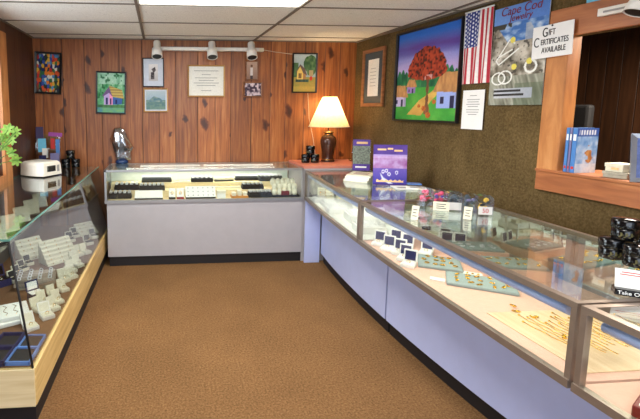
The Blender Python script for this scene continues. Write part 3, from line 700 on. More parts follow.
# ------------------------------------------------------------------ track lights
def spot_head(parent, loc, rz=0, sc=1.0):
    T = Matrix.Translation(loc) @ Matrix.Rotation(rz, 4, 'Z') @ Matrix.Rotation(-.42, 4, 'X') @ Matrix.Scale(sc, 4)
    b = MB().lathe([(.035, .075), (.037, .06), (.037, .0), (.052, -.012), (.056, -.1), (.05, -.1), (.046, -.02), (.0001, -.02)], 20, mat=T)
    b.tube([T @ Vector(p) for p in ((0, 0, .06), (0, .03, .075), (0, .06, .06))], .01 * sc, 8)
    hd = b.build('spot_head', 'trackwhite', parent, smooth=False)
    MB().lathe([(.047, -.098), (.044, -.06), (.0001, -.055)], 18, mat=T).build('baffle', 'bulbin', hd)
    return hd
a = atY(BACK - .10, 157, 48.5); b_ = atY(BACK - .10, 258, 48.5)
tl = thing('track_light', 'white three-headed track light above the pine wall pictures', 'track light', ((a.x + b_.x) / 2, BACK - .05, a.z))
hw = (b_.x - a.x) / 2 + .02
MB().box(-hw, hw, -.03, .03, -.014, .022).build('track', 'trackwhite', tl, bevel=.004)
for x in (-hw * .62, hw * .62): MB().box(x - .02, x + .02, .03, .05, -.012, .02).build('bracket', 'trackwhite', tl)
MB().box(hw, hw + .05, -.025, .025, -.016, .022).build('end_feed', 'cream', tl, bevel=.003)
for px in (157, 212, 251.5):
    p = atY(BACK - .12, px, 50); spot_head(tl, (p.x - tl.location.x, -.07, .0), 0, 1.0)
# right one on the frame's top board
s0, z0 = rwall(598, 13, -.05); s1, z1 = s0 + .62, 0
tr_ = thing('track_light', 'white track light screwed to the wooden frame at upper right', 'track light', rpt(s0 + .3, z0, -.025), RANG)
MB().box(-.3, .32, -.03, 0, -.02, .02).build('track', 'trackwhite', tr_, bevel=.003)
MB().box(-.27, .10, -.0315, -.03, -.006, .004).build('groove', 'inkgrey', tr_)
p = rwall(644, 20, -.12); spot_head(tr_, (p[0] - s0 - .3, -.10, .02), -.3, .85)
# cord from track to lamp
pts = [atY(BACK - .008, *q) for q in ((258, 49), (275, 52), (291, 54), (305, 55), (308, 95), (309, 118), (313, 138), (316, 160))]
tag(MB().tube(pts, .0035, 6).build('power_cord', 'wire'), 'thin pale cord running from track light down to the lamp', 'cord')

# ------------------------------------------------------------------ table lamp
lp = atZ(.9855, 328, 160); lp.y = min(lp.y, 4.6); lp.x = atY(lp.y, 328, 150).x
SC = lp.y / 440.
lamp = thing('table_lamp', 'brown ceramic lamp with glowing cream shade on the corner counter', 'lamp', (lp.x, lp.y, .9856))
zt = atY(lp.y, 328, 97).z - .9856; zs = atY(lp.y, 328, 126.5).z - .9856
MB().lathe([(.07, 0), (.074, .012), (.062, .02), (.056, .05), (.068, .12), (.082, .19), (.084, .23), (.074, .262), (.052, .282), (.036, .292), (.042, .302), (.052, .314), (.042, .330), (.0001, .332)], 28).build('base', 'ceramic', lamp)
for z in (.024, .290, .316): MB().ring((0, 0, z), .062 if z < .1 else (.039 if z < .3 else .050), .006, n=24).build('brass_ring', 'brass', lamp)
MB().tube([(0, 0, .33), (0, 0, zt + .02)], .009, 8).tube([(0, 0, zt - .01), (.0, 0, zt + .03)], [.012, .004], 8).build('stem', 'brass', lamp)
sh = MB(); rt, rb = .075, 20.3 * SC; n = 40
for r0, z0, r1, z1 in ((rb, zs, rt, zt),):
    A = [sh.bm.verts.new((r0 * math.cos(2 * PI * k / n), r0 * math.sin(2 * PI * k / n), z0)) for k in range(n)]; B = [sh.bm.verts.new((r1 * math.cos(2 * PI * k / n), r1 * math.sin(2 * PI * k / n), z1)) for k in range(n)]
    for k in range(n): sh.bm.faces.new((A[k], A[(k + 1) % n], B[(k + 1) % n], B[k])).smooth = True
sho = sh.build('lamp_shade', 'lampshade', lamp)
for r0, z0 in ((rb, zs), (rt, zt)): MB().ring((0, 0, z0), r0, .003, n=40).build('shade_trim', 'cream', sho)
MB().blob((0, 0, (zs + zt) / 2 - .02), .03, .03, .045).build('bulb', mat_emit('warm_bulb', (1, .8, .5), 25), lamp)
l = bpy.data.lights.new('lamp_glow', 'POINT'); l.energy = 13; l.color = (1, .72, .38); l.shadow_soft_size = .05
lo = bpy.data.objects.new('lamp_glow', l); C.objects.link(lo); lo.location = (lp.x, lp.y, .9856 + (zs + zt) / 2 + .045)

# ------------------------------------------------------------------ small kinds of things
def ring_jar(label, n='cleaner_jar'):
    r = thing(n, label, 'jar')
    MB().lathe([(.038, 0), (.041, .004), (.041, .034), (.036, .038), (.0001, .038)], 26).build('body', 'blackgloss', r)
    MB().lathe([(.043, .037), (.0445, .041), (.0445, .062), (.040, .067), (.0001, .068)], 26).build('lid', 'blackgloss', r)
    b = MB()
    for k in range(9):
        a = -PI * .95 + k * .12; b.box(-.003, .003, -.0418, -.041, .010 + .004 * (k % 3), .014 + .006 * ((k * 2) % 3), mat=Matrix.Rotation(a + PI / 2, 4, 'Z'))
    b.build('printed_emblem', 'emblem', r); return Proto(r)
JAR = ring_jar('x')
def open_box(name, outer, inner, label='x', w=.05, d=.05, h=.022, lidang=1.9, gem='gold'):
    """hinged jewellery box standing open: tray, lid leaning back, pad and a ring"""
    r = thing(name, label, 'jewelry box')
    MB().box(-w / 2, w / 2, -d / 2, d / 2, 0, h).build('tray', outer, r, bevel=.003)
    L = Matrix.Translation((0, d / 2, h)) @ Matrix.Rotation(-(lidang - PI / 2), 4, 'X')
    lid = MB().box(-w / 2, w / 2, 0, .012, 0, d * .95, mat=L).build('lid', outer, r, bevel=.003)
    rm = w * .11; MB().box(-w / 2 + rm, w / 2 - rm, -.001, .0005, rm, d * .95 - rm, mat=L).build('lining', inner, lid)
    MB().box(-w / 2 + .005, w / 2 - .005, -d / 2 + .005, d / 2 - .005, h - .002, h + .003).build('pad', 'white' if inner == 'navy' else inner, r)
    MB().ring((0, -.002, h + .010), .009, .0018, PI / 2).build('ring', gem, r)
    return Proto(r)
CBOX = open_box('ring_box', 'cream', 'cream', w=.06, d=.06); KBOX = open_box('ring_box', 'cream', 'black', w=.055, d=.05)
def flat_case(name, rim, fill, w=.12, d=.14, h=.02, pieces=0, pm='gold'):
    r = thing(name, 'x', 'jewelry case')
    b = MB().box(-w / 2, w / 2, -d / 2, d / 2, 0, .006)
    for a in ((-w / 2, w / 2, -d / 2, -d / 2 + .008), (-w / 2, w / 2, d / 2 - .008, d / 2), (-w / 2, -w / 2 + .008, -d / 2, d / 2), (w / 2 - .008, w / 2, -d / 2, d / 2)): b.box(*a, .005, h)
    b.build('tray', rim, r)
    MB().box(-w / 2 + .009, w / 2 - .009, -d / 2 + .009, d / 2 - .009, .006, .012).build('velvet_insert', fill, r)
    return Proto(r)
def ring_tray(w, d, rows, cols, body, gem, h=.03, name='ring_tray'):
    """low tray of padded rolls with rings standing in the slots"""
    r = thing(name, 'x', 'jewelry tray')
    MB().box(-w / 2, w / 2, -d / 2, d / 2, 0, h * .7).build('tray', body, r, bevel=.003)
    rl = MB()
    for k in range(rows):
        y = -d / 2 + d * (k + .5) / rows; rl.tube([(-w / 2 + .006, y, h * .75), (w / 2 - .006, y, h * .75)], d / rows * .46, 8)
    rl.build('padded_rolls', body, r)
    for k in range(rows):
        y = -d / 2 + d * (k + .5) / rows
        for i in range(cols):
            x = -w / 2 + w * (i + .5) / cols; MB().ring((x, y - .004, h * .75 + d / rows * .46 + .003), .011, .0042, PI / 2 - .5, 10, 0, 4).build('ring', gem, r)
    return r
def card_display(w, d, h, card, base, gem, rows=3, cols=4, tilt=.5, name='earring_display'):
    """leaning display card on a base with rows of small earrings"""
    r = thing(name, 'x', 'jewelry display')
    MB().box(-w / 2, w / 2, -d / 2, d / 2, 0, .016).build('base', base, r, bevel=.002)
    L = Matrix.Translation((0, -d / 2 + .004, .016)) @ Matrix.Rotation(-tilt, 4, 'X')
    c = MB().box(-w / 2, w / 2, 0, .006, 0, h, mat=L).build('card', card, r)
    b = MB()
    for i in range(rows):
        for j in range(cols): b.blob(L @ Vector((-w / 2 + w * (j + .5) / cols, -.003, h * (i + .5) / rows)), .0045, .003, .005)
    b.build('earrings', gem, c); return r
def slot_ramp(w, d, h, steps, mat, name='earring_ramp'):
    """stepped leatherette ramp, one ridge behind the other"""
    r = thing(name, 'x', 'jewelry display')
    b = MB()
    for k in range(steps):
        y0 = -d / 2 + d * k / steps; b.hexa([(-w / 2, y0, 0), (w / 2, y0, 0), (w / 2, y0 + d / steps, 0), (-w / 2, y0 + d / steps, 0)], [(-w / 2, y0 + d / steps * .35, h * (k + .6) / steps), (w / 2, y0 + d / steps * .35, h * (k + .6) / steps), (w / 2, y0 + d / steps, h * (k + 1) / steps), (-w / 2, y0 + d / steps, h * (k + 1) / steps)])
    b.build('ramp', mat, r)
    g = MB()
    for k in range(steps):
        for i in range(3): g.blob((-w / 2 + w * (i + .5) / 3, -d / 2 + d * (k + .2) / steps, h * (k + .45) / steps), .005, .004, .006)
    g.build('earrings', 'gold', r); return r

# jar pyramids
def pyramid(px, py, z, sc, words, grp):
    p = atZ(z, px, py); w = .047 * sc
    for k, (dx, dz, wd) in enumerate(((-w, 0, 'left of the lower pair'), (w, 0, 'right of the lower pair'), (0, .0685 * sc * 1.25, 'resting on top of two others'))):
        JAR.put((p.x + dx, p.y, z + .0006 + dz), random.uniform(-.3, .3), 'black jar %s, %s' % (wd, words), grp, (sc, sc, sc * 1.25))
pyramid(71, 167.2, LT, 1.05, 'stack behind the white radio', 'black jars beside the radio')
pyramid(310, 162.5, .9855, 1.05, 'stack beside the table lamp', 'black jars beside the lamp')
p = atZ(RTZ, 611, 262)
q = [(611, 262.5, 0, 'front left in the stack'), (636, 271, 0, 'front right in the stack'), (641, 251, 0, 'rearmost in the stack')]
for (px, py, dz, wd) in q:
    p = atZ(RTZ, px, py - 5); JAR.put((p.x, p.y, RTZ + .0006), .4, 'large glossy black jar, %s on the right counter' % wd, 'black jars on the right counter', (1.02, 1.02, 1.25))
pp = [atZ(RTZ, *a[:2]) for a in q]; pc_ = (pp[0] + pp[1] + pp[2]) / 3
JAR.put((pc_.x - .012, pc_.y + .02, RTZ + .001 + .0685 * 1.25), .2, 'large glossy black jar on top of three others, right counter', 'black jars on the right counter', (1.02, 1.02, 1.25))
# take one card holder
p = atZ(RTZ, 637, 296)
tk = thing('card_holder', 'black-footed holder with a white card below the black jars', 'card holder', (p.x, p.y, RTZ + .0006), -.62); tk.scale = (.8, .8, .74)
MB().box(-.075, .075, -.03, .03, 0, .028).build('base', 'blackgloss', tk, bevel=.003)
L = Matrix.Translation((0, .0, .026)) @ Matrix.Rotation(-.25, 4, 'X')
MB().box(-.07, .07, 0, .004, 0, .085, mat=L).build('card', 'white', tk)
bb = MB()
for z, hw in ((.07, .05), (.06, .056)): bb.box(-hw, hw, -.0012, -.0002, z - .002, z + .002, mat=L)
bb.build('printed_lines', 'inkred', tk)
text_part('lettering', 'Take One!', .022, 'inkwhite', tk, (-.02, -.0312, .014), (PI / 2, 0, 0))

# ------------------------------------------------------------------ things on the back counter and corner
p = atZ(BT, 122, 163.5)
sb_ = thing('wrapped_ornament', 'tall ornament in crinkled silvery film on the back counter', 'ornament', (p.x, p.y, BT + .0006))
MB().lathe([(.06, 0), (.068, .008), (.07, .03), (.06, .042), (.0001, .044)], 20).build('base', plain('dark_blue_glass', rgb(30, 52, 92), .1), sb_)
b = MB(); prof = [(.05, .04), (.075, .08), (.062, .12), (.082, .17), (.098, .22), (.088, .27), (.076, .32), (.056, .36), (.02, .385)]
b.lathe(prof, 26, sx=1.12, sy=.6)
for v in b.bm.verts:
    k = n2(v.co.x * 60 + 3, v.co.z * 36) - .5; v.co.x += k * .045 - (.045 if v.co.z > .25 else 0) * (v.co.z - .25) / .13 + (.03 if v.co.z < .2 else 0) * (v.co.x > 0); v.co.y += (n2(v.co.x * 70, v.co.z * 50 + 9) - .5) * .03
b.build('film_wrap', 'film', sb_)
MB().lathe([(.03, .04), (.04, .1), (.028, .16), (.052, .22), (.04, .29), (.0001, .32)], 16, sy=.5).build('figure', plain('smoky_silver_glass', rgb(132, 138, 150), .12, .5), sb_)
MB().blob((.045, -.05, .16), .022, .014, .02).build('rosette', 'ink', sb_)
# small shell dish beside lamp
p = atZ(.9856, 338, 157.5)
sd = MB().lathe([(.012, 0), (.03, .014), (.038, .024), (.034, .023), (.012, .006), (.0001, .005)], 14).build('trinket_dish', 'brass'); sd.location = (p.x, min(p.y, 4.6), .9856); tag(sd, 'tiny brass trinket dish beside the lamp', 'dish')

# right counter tops: brochure holder, catalogues, purple sign, leaflets
def rz_facing(px): return 0.0
p = atZ(RTZ, 361, 171)
bh = thing('brochure_holder', 'tall narrow purple-topped brochure standing behind the catalogue stack', 'brochure', (p.x, p.y, RTZ + .0006), -.32)
hh = .31; L = Matrix.Rotation(-.14, 4, 'X') @ Matrix.Diagonal((1.6, 1, 1, 1))
MB().box(-.055, .055, 0, .006, .002, hh, mat=L).box(-.055, .055, .0, .07, 0, .004).build('stand', 'acrylic', bh)
bc2 = MB().box(-.05, .05, -.005, -.001, .004, hh, mat=L).build('leaflet', plain('leaflet_photo', rgb(120, 128, 116), .5, 0, .5, 60), bh)
MB().box(-.05, .05, -.007, -.005, hh * .80, hh, mat=L).build('printed_band', 'purple', bc2); MB().box(-.05, .05, -.007, -.005, .004, hh * .22, mat=L).build('printed_band', 'purple', bc2)
MB().box(-.03, .035, -.008, -.007, hh * .86, hh * .93, mat=L).build('printed_title', 'inkorange', bc2)
MB().box(-.035, .03, -.008, -.007, hh * .1, hh * .15, mat=L).build('printed_title', 'inkwhite', bc2)
p = atZ(RTZ, 360, 180)
cs = (p.x, p.y)
for k in range(3):
    t_ = (.016, .022, .014)[k]; zb = RTZ + .0006 + (0, .0165, .039)[k]
    ct = thing('catalogue', ('thick cream catalogue at the bottom of the stack by the purple sign', 'thick white catalogue in the middle of the stack by the purple sign', 'cream catalogue on top of the stack by the purple sign')[k], 'catalogue', (cs[0] + .01 * k, cs[1] + .008 * k, zb), -.75 + .05 * k)
    MB().box(-.10, .10, -.125, .125, 0, .002).box(-.10, .10, -.125, .125, t_ - .002, t_).box(-.1, -.097, -.125, .125, 0, t_).build('cover', ('cream', 'white', 'cream')[k], ct)
    MB().box(-.096, .096, -.122, .122, .002, t_ - .002).build('pages', 'page', ct)
    if k == 2:
        b = MB()
        for i in range(3): b.box(-.06, .06, -.05 + .05 * i, -.03 + .05 * i, t_, t_ + .0006)
        b.build('printed_title', 'inkred2', ct)
p = atZ(RTZ, 389.5, 185.5)
pu = thing('counter_sign', 'large purple printed sign standing on the right counter', 'sign', (p.x + .01, p.y + .02, RTZ + .0006), -.30)
zt = .0; pw, ph = 33.5 / 440 * p.y, 41.5 / 440 * p.y * 1.03
def paint_purple(u, v):
    if v > .76: return mixc((70, 48, 128), (98, 72, 156), n2(u * 5, v * 9))
    if v < .03: return (66, 40, 120)
    c = mixc((58, 52, 150), (150, 120, 196), v * 1.35)
    if .42 < v < .72: c = mixc((188, 160, 206), (150, 88, 150), fbm(u * 6, v * 7) * 1.8 - .4)
    if v > .66: c = mixc(c, (206, 186, 222), .5)
    for cx_, cy in ((.48, .27), (.7, .31), (.4, .35), (.3, .33)):
        d = ((u - cx_) / .045) ** 2 + ((v - cy) / .045) ** 2
        if .35 < d < 1.1: c = (226, 224, 236)
    if inpoly(u, v, ((.2, .32), (.32, .18), (.62, .02), (.5, .02), (.28, .12))): c = (206, 210, 232)
    return c
L = Matrix.Rotation(-.12, 4, 'X')
MB().box(-pw / 2, pw / 2, 0, .004, 0, ph, mat=L).build('backing', 'purple', pu)
MB().hexa([(-.05, .075, .0), (.05, .075, .0), (.05, .085, 0), (-.05, .085, 0)], [(-.05, .008 + ph * .075, ph * .6), (.05, .008 + ph * .075, ph * .6), (.05, .012 + ph * .075, ph * .6), (-.05, .012 + ph * .075, ph * .6)]).build('easel', 'purple', pu)
pr_ = canvas('print', pw, ph, paint_purple, pu, 60, 76, L @ Vector((0, -.0015, ph / 2))); pr_.rotation_euler = (-.12, 0, 0)
bz = MB()
for x0, x1, z in ((-.38, -.12, .88), (.12, .36, .855), (-.08, .08, .9)): MB().box(x0 * pw, x1 * pw, -.0035, -.002, z * ph - .007, z * ph + .007, mat=L).build('printed_word', 'inkorange', pu)
bz.sweep(lambda y: [((y * .8) * pw, .07 * ph), ((y * .8) * pw + .001, .07 * ph), ((y * .8) * pw + .001, (.125 + .02 * math.sin(y * 40)) * ph), ((y * .8) * pw, (.125 + .02 * math.sin(y * 40)) * ph)], [-.5, .5]) if False else bz.hexa([L @ Vector(((-.4 + .8 * q / 20) * pw, -.0035, (.07 if r_ == 0 else .12 + .022 * math.sin(q * 1.9)) * ph)) for r_, rng in ((0, range(21)), (1, range(20, -1, -1))) for q in rng], [L @ Vector(((-.4 + .8 * q / 20) * pw, -.002, (.07 if r_ == 0 else .12 + .022 * math.sin(q * 1.9)) * ph)) for r_, rng in ((0, range(21)), (1, range(20, -1, -1))) for q in rng])
bz.build('printed_script', 'inkorange', pu)
for k, (px, py, w_, d_, rz, m, lb) in enumerate(((402, 188, .13, .16, -.2, 'paper', 'loose white leaflet lying in front of the purple sign'), (416, 189, .14, .10, -.5, 'white', 'white envelope beside the purple sign'), (414, 184.5, .10, .07, -.3, 'blue', 'small blue-faced booklet on the white envelope'))):
    p = atZ(RTZ + (.0 if k < 2 else .0125), px, py); o = thing('leaflet', lb, 'leaflet', (p.x, p.y, RTZ + .0008 + (0 if k < 2 else .0125)), rz)
    hgt = (.004, .012, .01)[k]
    MB().box(-w_ / 2, w_ / 2, -d_ / 2, d_ / 2, 0, hgt).build('sheet', m, o, bevel=.001)
    MB().box(-w_ * .3, w_ * .25, -d_ * .25, d_ * .15, hgt, hgt + .0006).build('printed_panel', 'inkgrey' if k < 2 else 'bookblue2', o)

# charm rack of clear pods
cols_ = ('pinkplastic', 'pinkplastic', 'greypl', 'greypl', 'yellow')
pts = ((446, 205), (453, 209.5), (461, 213.5), (469, 213), (482, 213.5))
nm = ('rearmost, red and pink charms', 'second, bright pink charms', 'third, dark grey charms', 'fourth, grey charms', 'nearest, yellow charms and price card')
for k, (px, py) in enumerate(pts):
    r = thing('charm_dome', 'clear domed holder of charms, %s' % nm[k], 'charm holder', (1.67 + .049 * k, 2.60 - .062 * k, RTZ + .0006), -.30, 'clear charm holders on the right counter')
    hh = .125; ww = .085
    prof = [(-ww / 2, 0), (ww / 2, 0), (ww / 2, hh * .7)] + [(ww / 2 * math.cos(a), hh * .7 + ww * .4 * math.sin(a)) for a in [PI * i / 8 for i in range(1, 8)]] + [(-ww / 2, hh * .7)]
    MB().hexa([(x, -.026, z) for x, z in prof], [(x, .026, z) for x, z in prof]).build('dome', 'acrylic', r)
    b = MB()
    for i in range(7): b.blob((random.uniform(-.022, .022), random.uniform(-.01, .01), .05 + random.uniform(-.012, .045)), .014, .008, .013, 0, 8, 5)
    b.build('charms', cols_[k], r)
    b = MB()
    for i in range(3): b.blob((random.uniform(-.024, .024), -.012, .045 + random.uniform(0, .05)), .011, .006, .009, 0, 8, 5)
    b.build('charms', ('inkred', 'purple', 'ink', 'bookblue2', 'ink')[k], r)
    MB().box(-ww * .42, ww * .42, -.0285, -.027, .006, .052).build('price_card', 'paper' if k in (2, 4) else 'acrylic', r)
    if k == 4: text_part('lettering', '50', .034, 'inkred', r, (0, -.0295, .028), (PI / 2, 0, 0))
# cards with prices, leaning tags
for k, (px, py, w_, h_, rz, lb) in enumerate(((441, 211, .085, .055, -.5, 'cream price card with black handwriting beside the pink charms'), (467, 219.5, .04, .07, -.8, 'narrow white price tag in front of the charm holders'), (414, 220, .036, .08, -.8, 'tall narrow white price tag on the glass top below the purple sign'))):
    p = atZ(RTZ, px, py); o = thing('price_tag', lb, 'price tag', (p.x, p.y, RTZ + .0006), rz)
    L = Matrix.Rotation(-.3, 4, 'X'); MB().hexa([L @ Vector(q) for q in ((-w_ / 2, 0, 0), (w_ / 2, 0, 0), (w_ / 2, .002, 0), (-w_ / 2, .002, 0))], [L @ Vector(q) for q in ((-w_ / 2, 0, h_), (w_ / 2, 0, h_), (w_ / 2, .002, h_), (-w_ / 2, .002, h_))]).build('card', 'cream', o)
    b = MB()
    for i in range(3): b.box(-w_ * .3, w_ * (.3 - .1 * (i % 2)), -.0008, -.0001, h_ * (.25 + .22 * i), h_ * (.25 + .22 * i) + .004, mat=L)
    b.build('printed_lines', 'ink', o)

# ------------------------------------------------------------------ pass-through sill: books, boxes, photo frame
zs_ = Z0 + .0045
def rloc(s, out, z): return rpt(s, z, out)
sB = rwall(561.5, 165, -.0)[0]
s = S0 + .035
specs = ((.018, 'bookblue', 'blue paperback leaning against the wooden frame, farthest of the three'), (.014, 'bookblue2', 'lavender-spined paperback between two blue books'), (.026, 'bookblue', 'blue snow-scene paperback nearest the white boxes'))
for k, (t_, m, lb) in enumerate(specs):
    o = thing('paperback_book', lb, 'book', rloc(s + t_ / 2, -.02, zs_), RANG, 'paperbacks on the wooden sill'); s += t_ + .003
    W_, H_ = .135, .25
    # local: x along the wall toward the camera, y into the opening, spine at y=0
    MB().box(-t_ / 2, t_ / 2, 0, .0015, 0, H_).box(-t_ / 2, -t_ / 2 + .0015, 0, W_, 0, H_).box(t_ / 2 - .0015, t_ / 2, 0, W_, 0, H_).build('cover', m, o)
    MB().box(-t_ / 2 + .0017, t_ / 2 - .0017, .002, W_ - .003, .003, H_ - .003).build('pages', 'page', o)
    for z0, z1, mm in ((.18, .215, 'inkwhite'), (.02, .035, 'inkred')): MB().box(-t_ * .3, t_ * .3, -.0008, -.0001, z0, z1).build('printed_spine', mm, o)
    if k == 2:
        def paint_book(u, v):
            c = mixc((96, 144, 204), (214, 228, 242), fbm(u * 5, v * 6) * 1.6 - .3)
            if v > .82: c = (58, 92, 170)
            if .85 < v < .95 and .08 < u < .92 and int(u * 24) % 3: c = (226, 232, 240)
            if ((u - .62) / .2) ** 2 + ((v - .42) / .2) ** 2 < 1 and n2(u * 9, v * 9) > .3: c = mixc((150, 96, 50), (206, 150, 90), n2(u * 14, v * 14))
            if v < .2: c = mixc(c, (226, 232, 238), .6)
            return c
        cv = canvas('cover_print', W_, H_, paint_book, o, 40, 56, (t_ / 2 + .0008, W_ / 2, H_ / 2)); cv.rotation_euler = (0, 0, PI / 2)
def lidded_box(label, sC, out, z, w_, d_, h_, rz, m='cream'):
    o = thing('gift_box', label, 'box', rloc(sC, out, z), RANG + rz)
    MB().box(-w_ / 2, w_ / 2, -d_ / 2, d_ / 2, 0, h_ * .7).build('base', m, o, bevel=.002)
    MB().box(-w_ / 2 - .003, w_ / 2 + .003, -d_ / 2 - .003, d_ / 2 + .003, h_ * .55, h_).build('lid', m, o, bevel=.002)
    return o
sa = rwall(607, 176, .03)[0]
greyg = plain('mottled_grey_card', rgb(170, 164, 146), .7, 0, .15, 60); M['greycard'] = greyg
lidded_box('mottled grey box at the bottom of the stack on the sill', sa + .05, .06, zs_, .11, .11, .032, .1, 'greycard')
o = lidded_box('pale box with coral mark on top of the grey box', sa + .045, .055, zs_ + .0325, .085, .09, .042, .0, 'cream')
MB().box(-.01, .025, -.0495, -.0485, .010, .022).build('coral_mark', 'inkorange', o)
lidded_box('cream box behind the small stack on the sill', sa + .17, .17, zs_, .10, .08, .085, .05, 'cream')
# photo frame
s2 = rwall(630, 181, -.01)[0]
o = thing('photo_frame', 'silver photo frame leaning at the right end of the sill', 'photo frame', rloc(s2 + .085, .03, zs_ + .001), RANG + .9)
L = Matrix.Rotation(-.22, 4, 'X') @ Matrix.Translation((0, 0, .12))
fb = frame_bars(.19, .24, .022, .012, 0)
bmesh.ops.transform(fb.bm, matrix=L, verts=fb.bm.verts); fb.build('frame', 'frame_silver', o)
MB().box(-.075, .075, .004, .01, -.1, .1, mat=L).build('photograph', plain('blue_photograph', rgb(90, 108, 168), .4, 0, .4, 30), o)
MB().hexa([(-.02, .02, 0), (.02, .02, 0), (.02, .10, 0), (-.02, .10, 0)], [(-.02, .04, .14), (.02, .04, .14), (.02, .046, .14), (-.02, .046, .14)]).build('easel', 'black', o)
# chair back in the rear room
p = rpt(rwall(560, 105, .75)[0], 0, .8)
ch = thing('office_chair', 'dark chair in the unlit room beyond the wooden frame', 'chair', (p.x, p.y, 0), RANG)
MB().box(-.2, .2, -.03, .03, .9, 1.58).build('backrest', 'black', ch, bevel=.02)
MB().box(-.22, .22, -.45, .0, .46, .54).build('seat', 'black', ch, bevel=.02)
MB().tube([(0, .0, .5), (0, .04, .95)], .02, 8).tube([(0, -.22, .06), (0, -.22, .47)], .03, 8).build('stem', 'charcoal', ch)
for k in range(5):
    a = 2 * PI * k / 5; MB().tube([(0, -.22, .08), (.26 * math.cos(a), -.22 + .26 * math.sin(a), .04)], .018, 8).blob((.26 * math.cos(a), -.22 + .26 * math.sin(a), .028), .028, .028, .028).build('leg', 'charcoal', ch)

# ------------------------------------------------------------------ on the left case: radio, postcard rack, plant
rad = thing('radio', 'white tabletop radio on the left glass case', 'radio', (-1.085, 4.10, LT + .0006), -.54)
def rr_poly(w, d, bow, z, n=8):
    P = [(-w / 2, d / 2), (-w / 2, -d / 2)]
    P += [(-w / 2 + w * i / n, -d / 2 - bow * math.sin(PI * i / n)) for i in range(1, n)]
    P += [(w / 2, -d / 2), (w / 2, d / 2)]; return [(x, y, z) for x, y in P]
MB().hexa(rr_poly(.27, .19, .02, .006), rr_poly(.262, .18, .02, .088)).hexa(rr_poly(.262, .18, .02, .088), rr_poly(.22, .15, .012, .104)).build('body', 'plastic_white', rad, bevel=.006)
MB().box(-.12, .12, -.085, .085, 0, .006).build('foot', 'ink', rad)
MB().box(.1352, .1372, -.055, .03, .035, .075).build('display', 'screen', rad)
MB().box(.1352, .136, .045, .07, .03, .075).build('button_strip', 'inkgrey', rad); rad.scale = (1.05, 1.2, 1.3)
rk = thing('postcard_rack', 'clear rack of purple and blue postcards behind the white radio', 'rack', (-1.150, 4.655, LT + .0006), .12)
MB().box(-.12, .12, -.05, .05, 0, .012).box(-.12, .12, .03, .034, .012, .34).box(-.12, -.117, -.05, .034, .012, .26).box(.117, .12, -.05, .034, .012, .26).box(-.003, .003, -.05, .03, .012, .2).build('stand', 'acrylic', rk)
MB().box(-.12, -.045, .02, .026, .30, .42).build('header_card', plain('dark_purple_card', rgb(52, 36, 82), .5), rk)
MB().box(-.02, .115, .0, .006, .325, .365, mat=Matrix.Rotation(.08, 4, 'Y')).build('header_banner', plain('magenta_card', rgb(150, 60, 150), .5), rk)
for n, a in (('cyan', (-.1, -.02, .0, .004, .16, .30)), ('inkred', (.025, .065, .0, .004, .19, .30)), ('bookblue', (.075, .115, .0, .004, .13, .29)), ('navy', (-.09, -.02, -.03, -.026, .02, .13)), ('bookblue2', (.02, .11, -.03, -.026, .03, .15)), ('white', (-.06, .0, -.012, -.008, .1, .2))):
    MB().box(*a).build('postcard', n, rk)
# geranium at the window
pl = thing('potted_plant', 'green geranium with lobed leaves at the left window', 'plant', (-1.17, 2.98, LT + .0006))
MB().lathe([(.055, 0), (.075, .11), (.082, .11), (.082, .135), (.068, .135), (.062, .11), (.0001, .105)], 22).build('pot', 'terracotta', pl)
MB().lathe([(.066, .112), (.0001, .118)], 18).build('soil', 'kick', pl)
stems = MB(); P0 = Vector((0, 0, .11))
def leaf(b, c, nrm, R):
    nrm = nrm.normalized(); u = nrm.cross(Vector((0, 0, 1)))
    if u.length < .1: u = Vector((1, 0, 0))
    u.normalize(); v = nrm.cross(u); vs = [b.bm.verts.new(c)]
    N = 36
    for k in range(N):
        a = 2 * PI * k / N; r = R * (.58 + .42 * abs(math.cos(a * 3.5))) * (.55 if N * .47 < k < N * .53 else 1)
        vs.append(b.bm.verts.new(c + u * r * math.cos(a) + v * r * math.sin(a) + nrm * (.22 * r * math.sin(a * 7) * .3 + .012 * (r / R))))
    for k in range(N): b.bm.faces.new((vs[0], vs[1 + k], vs[1 + (k + 1) % N])).smooth = True
lv = [(8, 130, 3.38), (16, 132, 3.36), (12, 140, 3.34), (5, 146, 3.38), (11, 153, 3.32), (16, 160, 3.33), (4, 138, 3.36), (-10, 150, 3.2), (-16, 160, 3.15), (-12, 138, 3.25)]
for k, (px, py, Y) in enumerate(lv):
    c = atY(Y, px, py) - Vector(pl.location)
    stems.tube([P0, P0.lerp(c, .55) + Vector((0, 0, .05)), c], [.004, .003, .002], 6)
    b = MB(); leaf(b, c, Vector((.35 + random.uniform(-.5, .5), -.9, .25 + random.uniform(-.4, .5))), .046 + random.uniform(-.006, .008)); b.build('leaf', 'leaf', pl)
stems.build('stems', 'stem', pl)

# ------------------------------------------------------------------ inside the left case
def on_deck(px, py, z): p = atZ(z, px, py); return (p.x, p.y, z + .0006)
BLC = flat_case('jewelry_case', 'blue', 'black'); KLC = flat_case('jewelry_case', 'navy', 'black', .12, .14, .03)
G = 'open velvet cases at the front of the left case'
BLC.put(on_deck(23, 369, DZL), -.06, 'blue-rimmed velvet case nearest the glass corner', G); BLC.put(on_deck(38, 346, DZL), -.06, 'blue-rimmed velvet case second from the glass corner', G, .92)
KLC.put(on_deck(11, 347, DZL), -.06, 'dark velvet case beside the second blue-rimmed one', G); KLC.put(on_deck(3, 370, DZL), -.06, 'dark velvet case left of the nearest blue-rimmed one', G)
def place(proto, pxs, z, rz, fmt, grp, sc=None, jit=.12):
    for k, q in enumerate(pxs):
        settle(proto.put(on_deck(q[0], q[1], z), rz + random.uniform(-jit, jit), fmt % ORD[k], grp, sc))
WBOX2 = open_box('ring_box', 'white', 'cream', w=.075, d=.07, lidang=2.2)
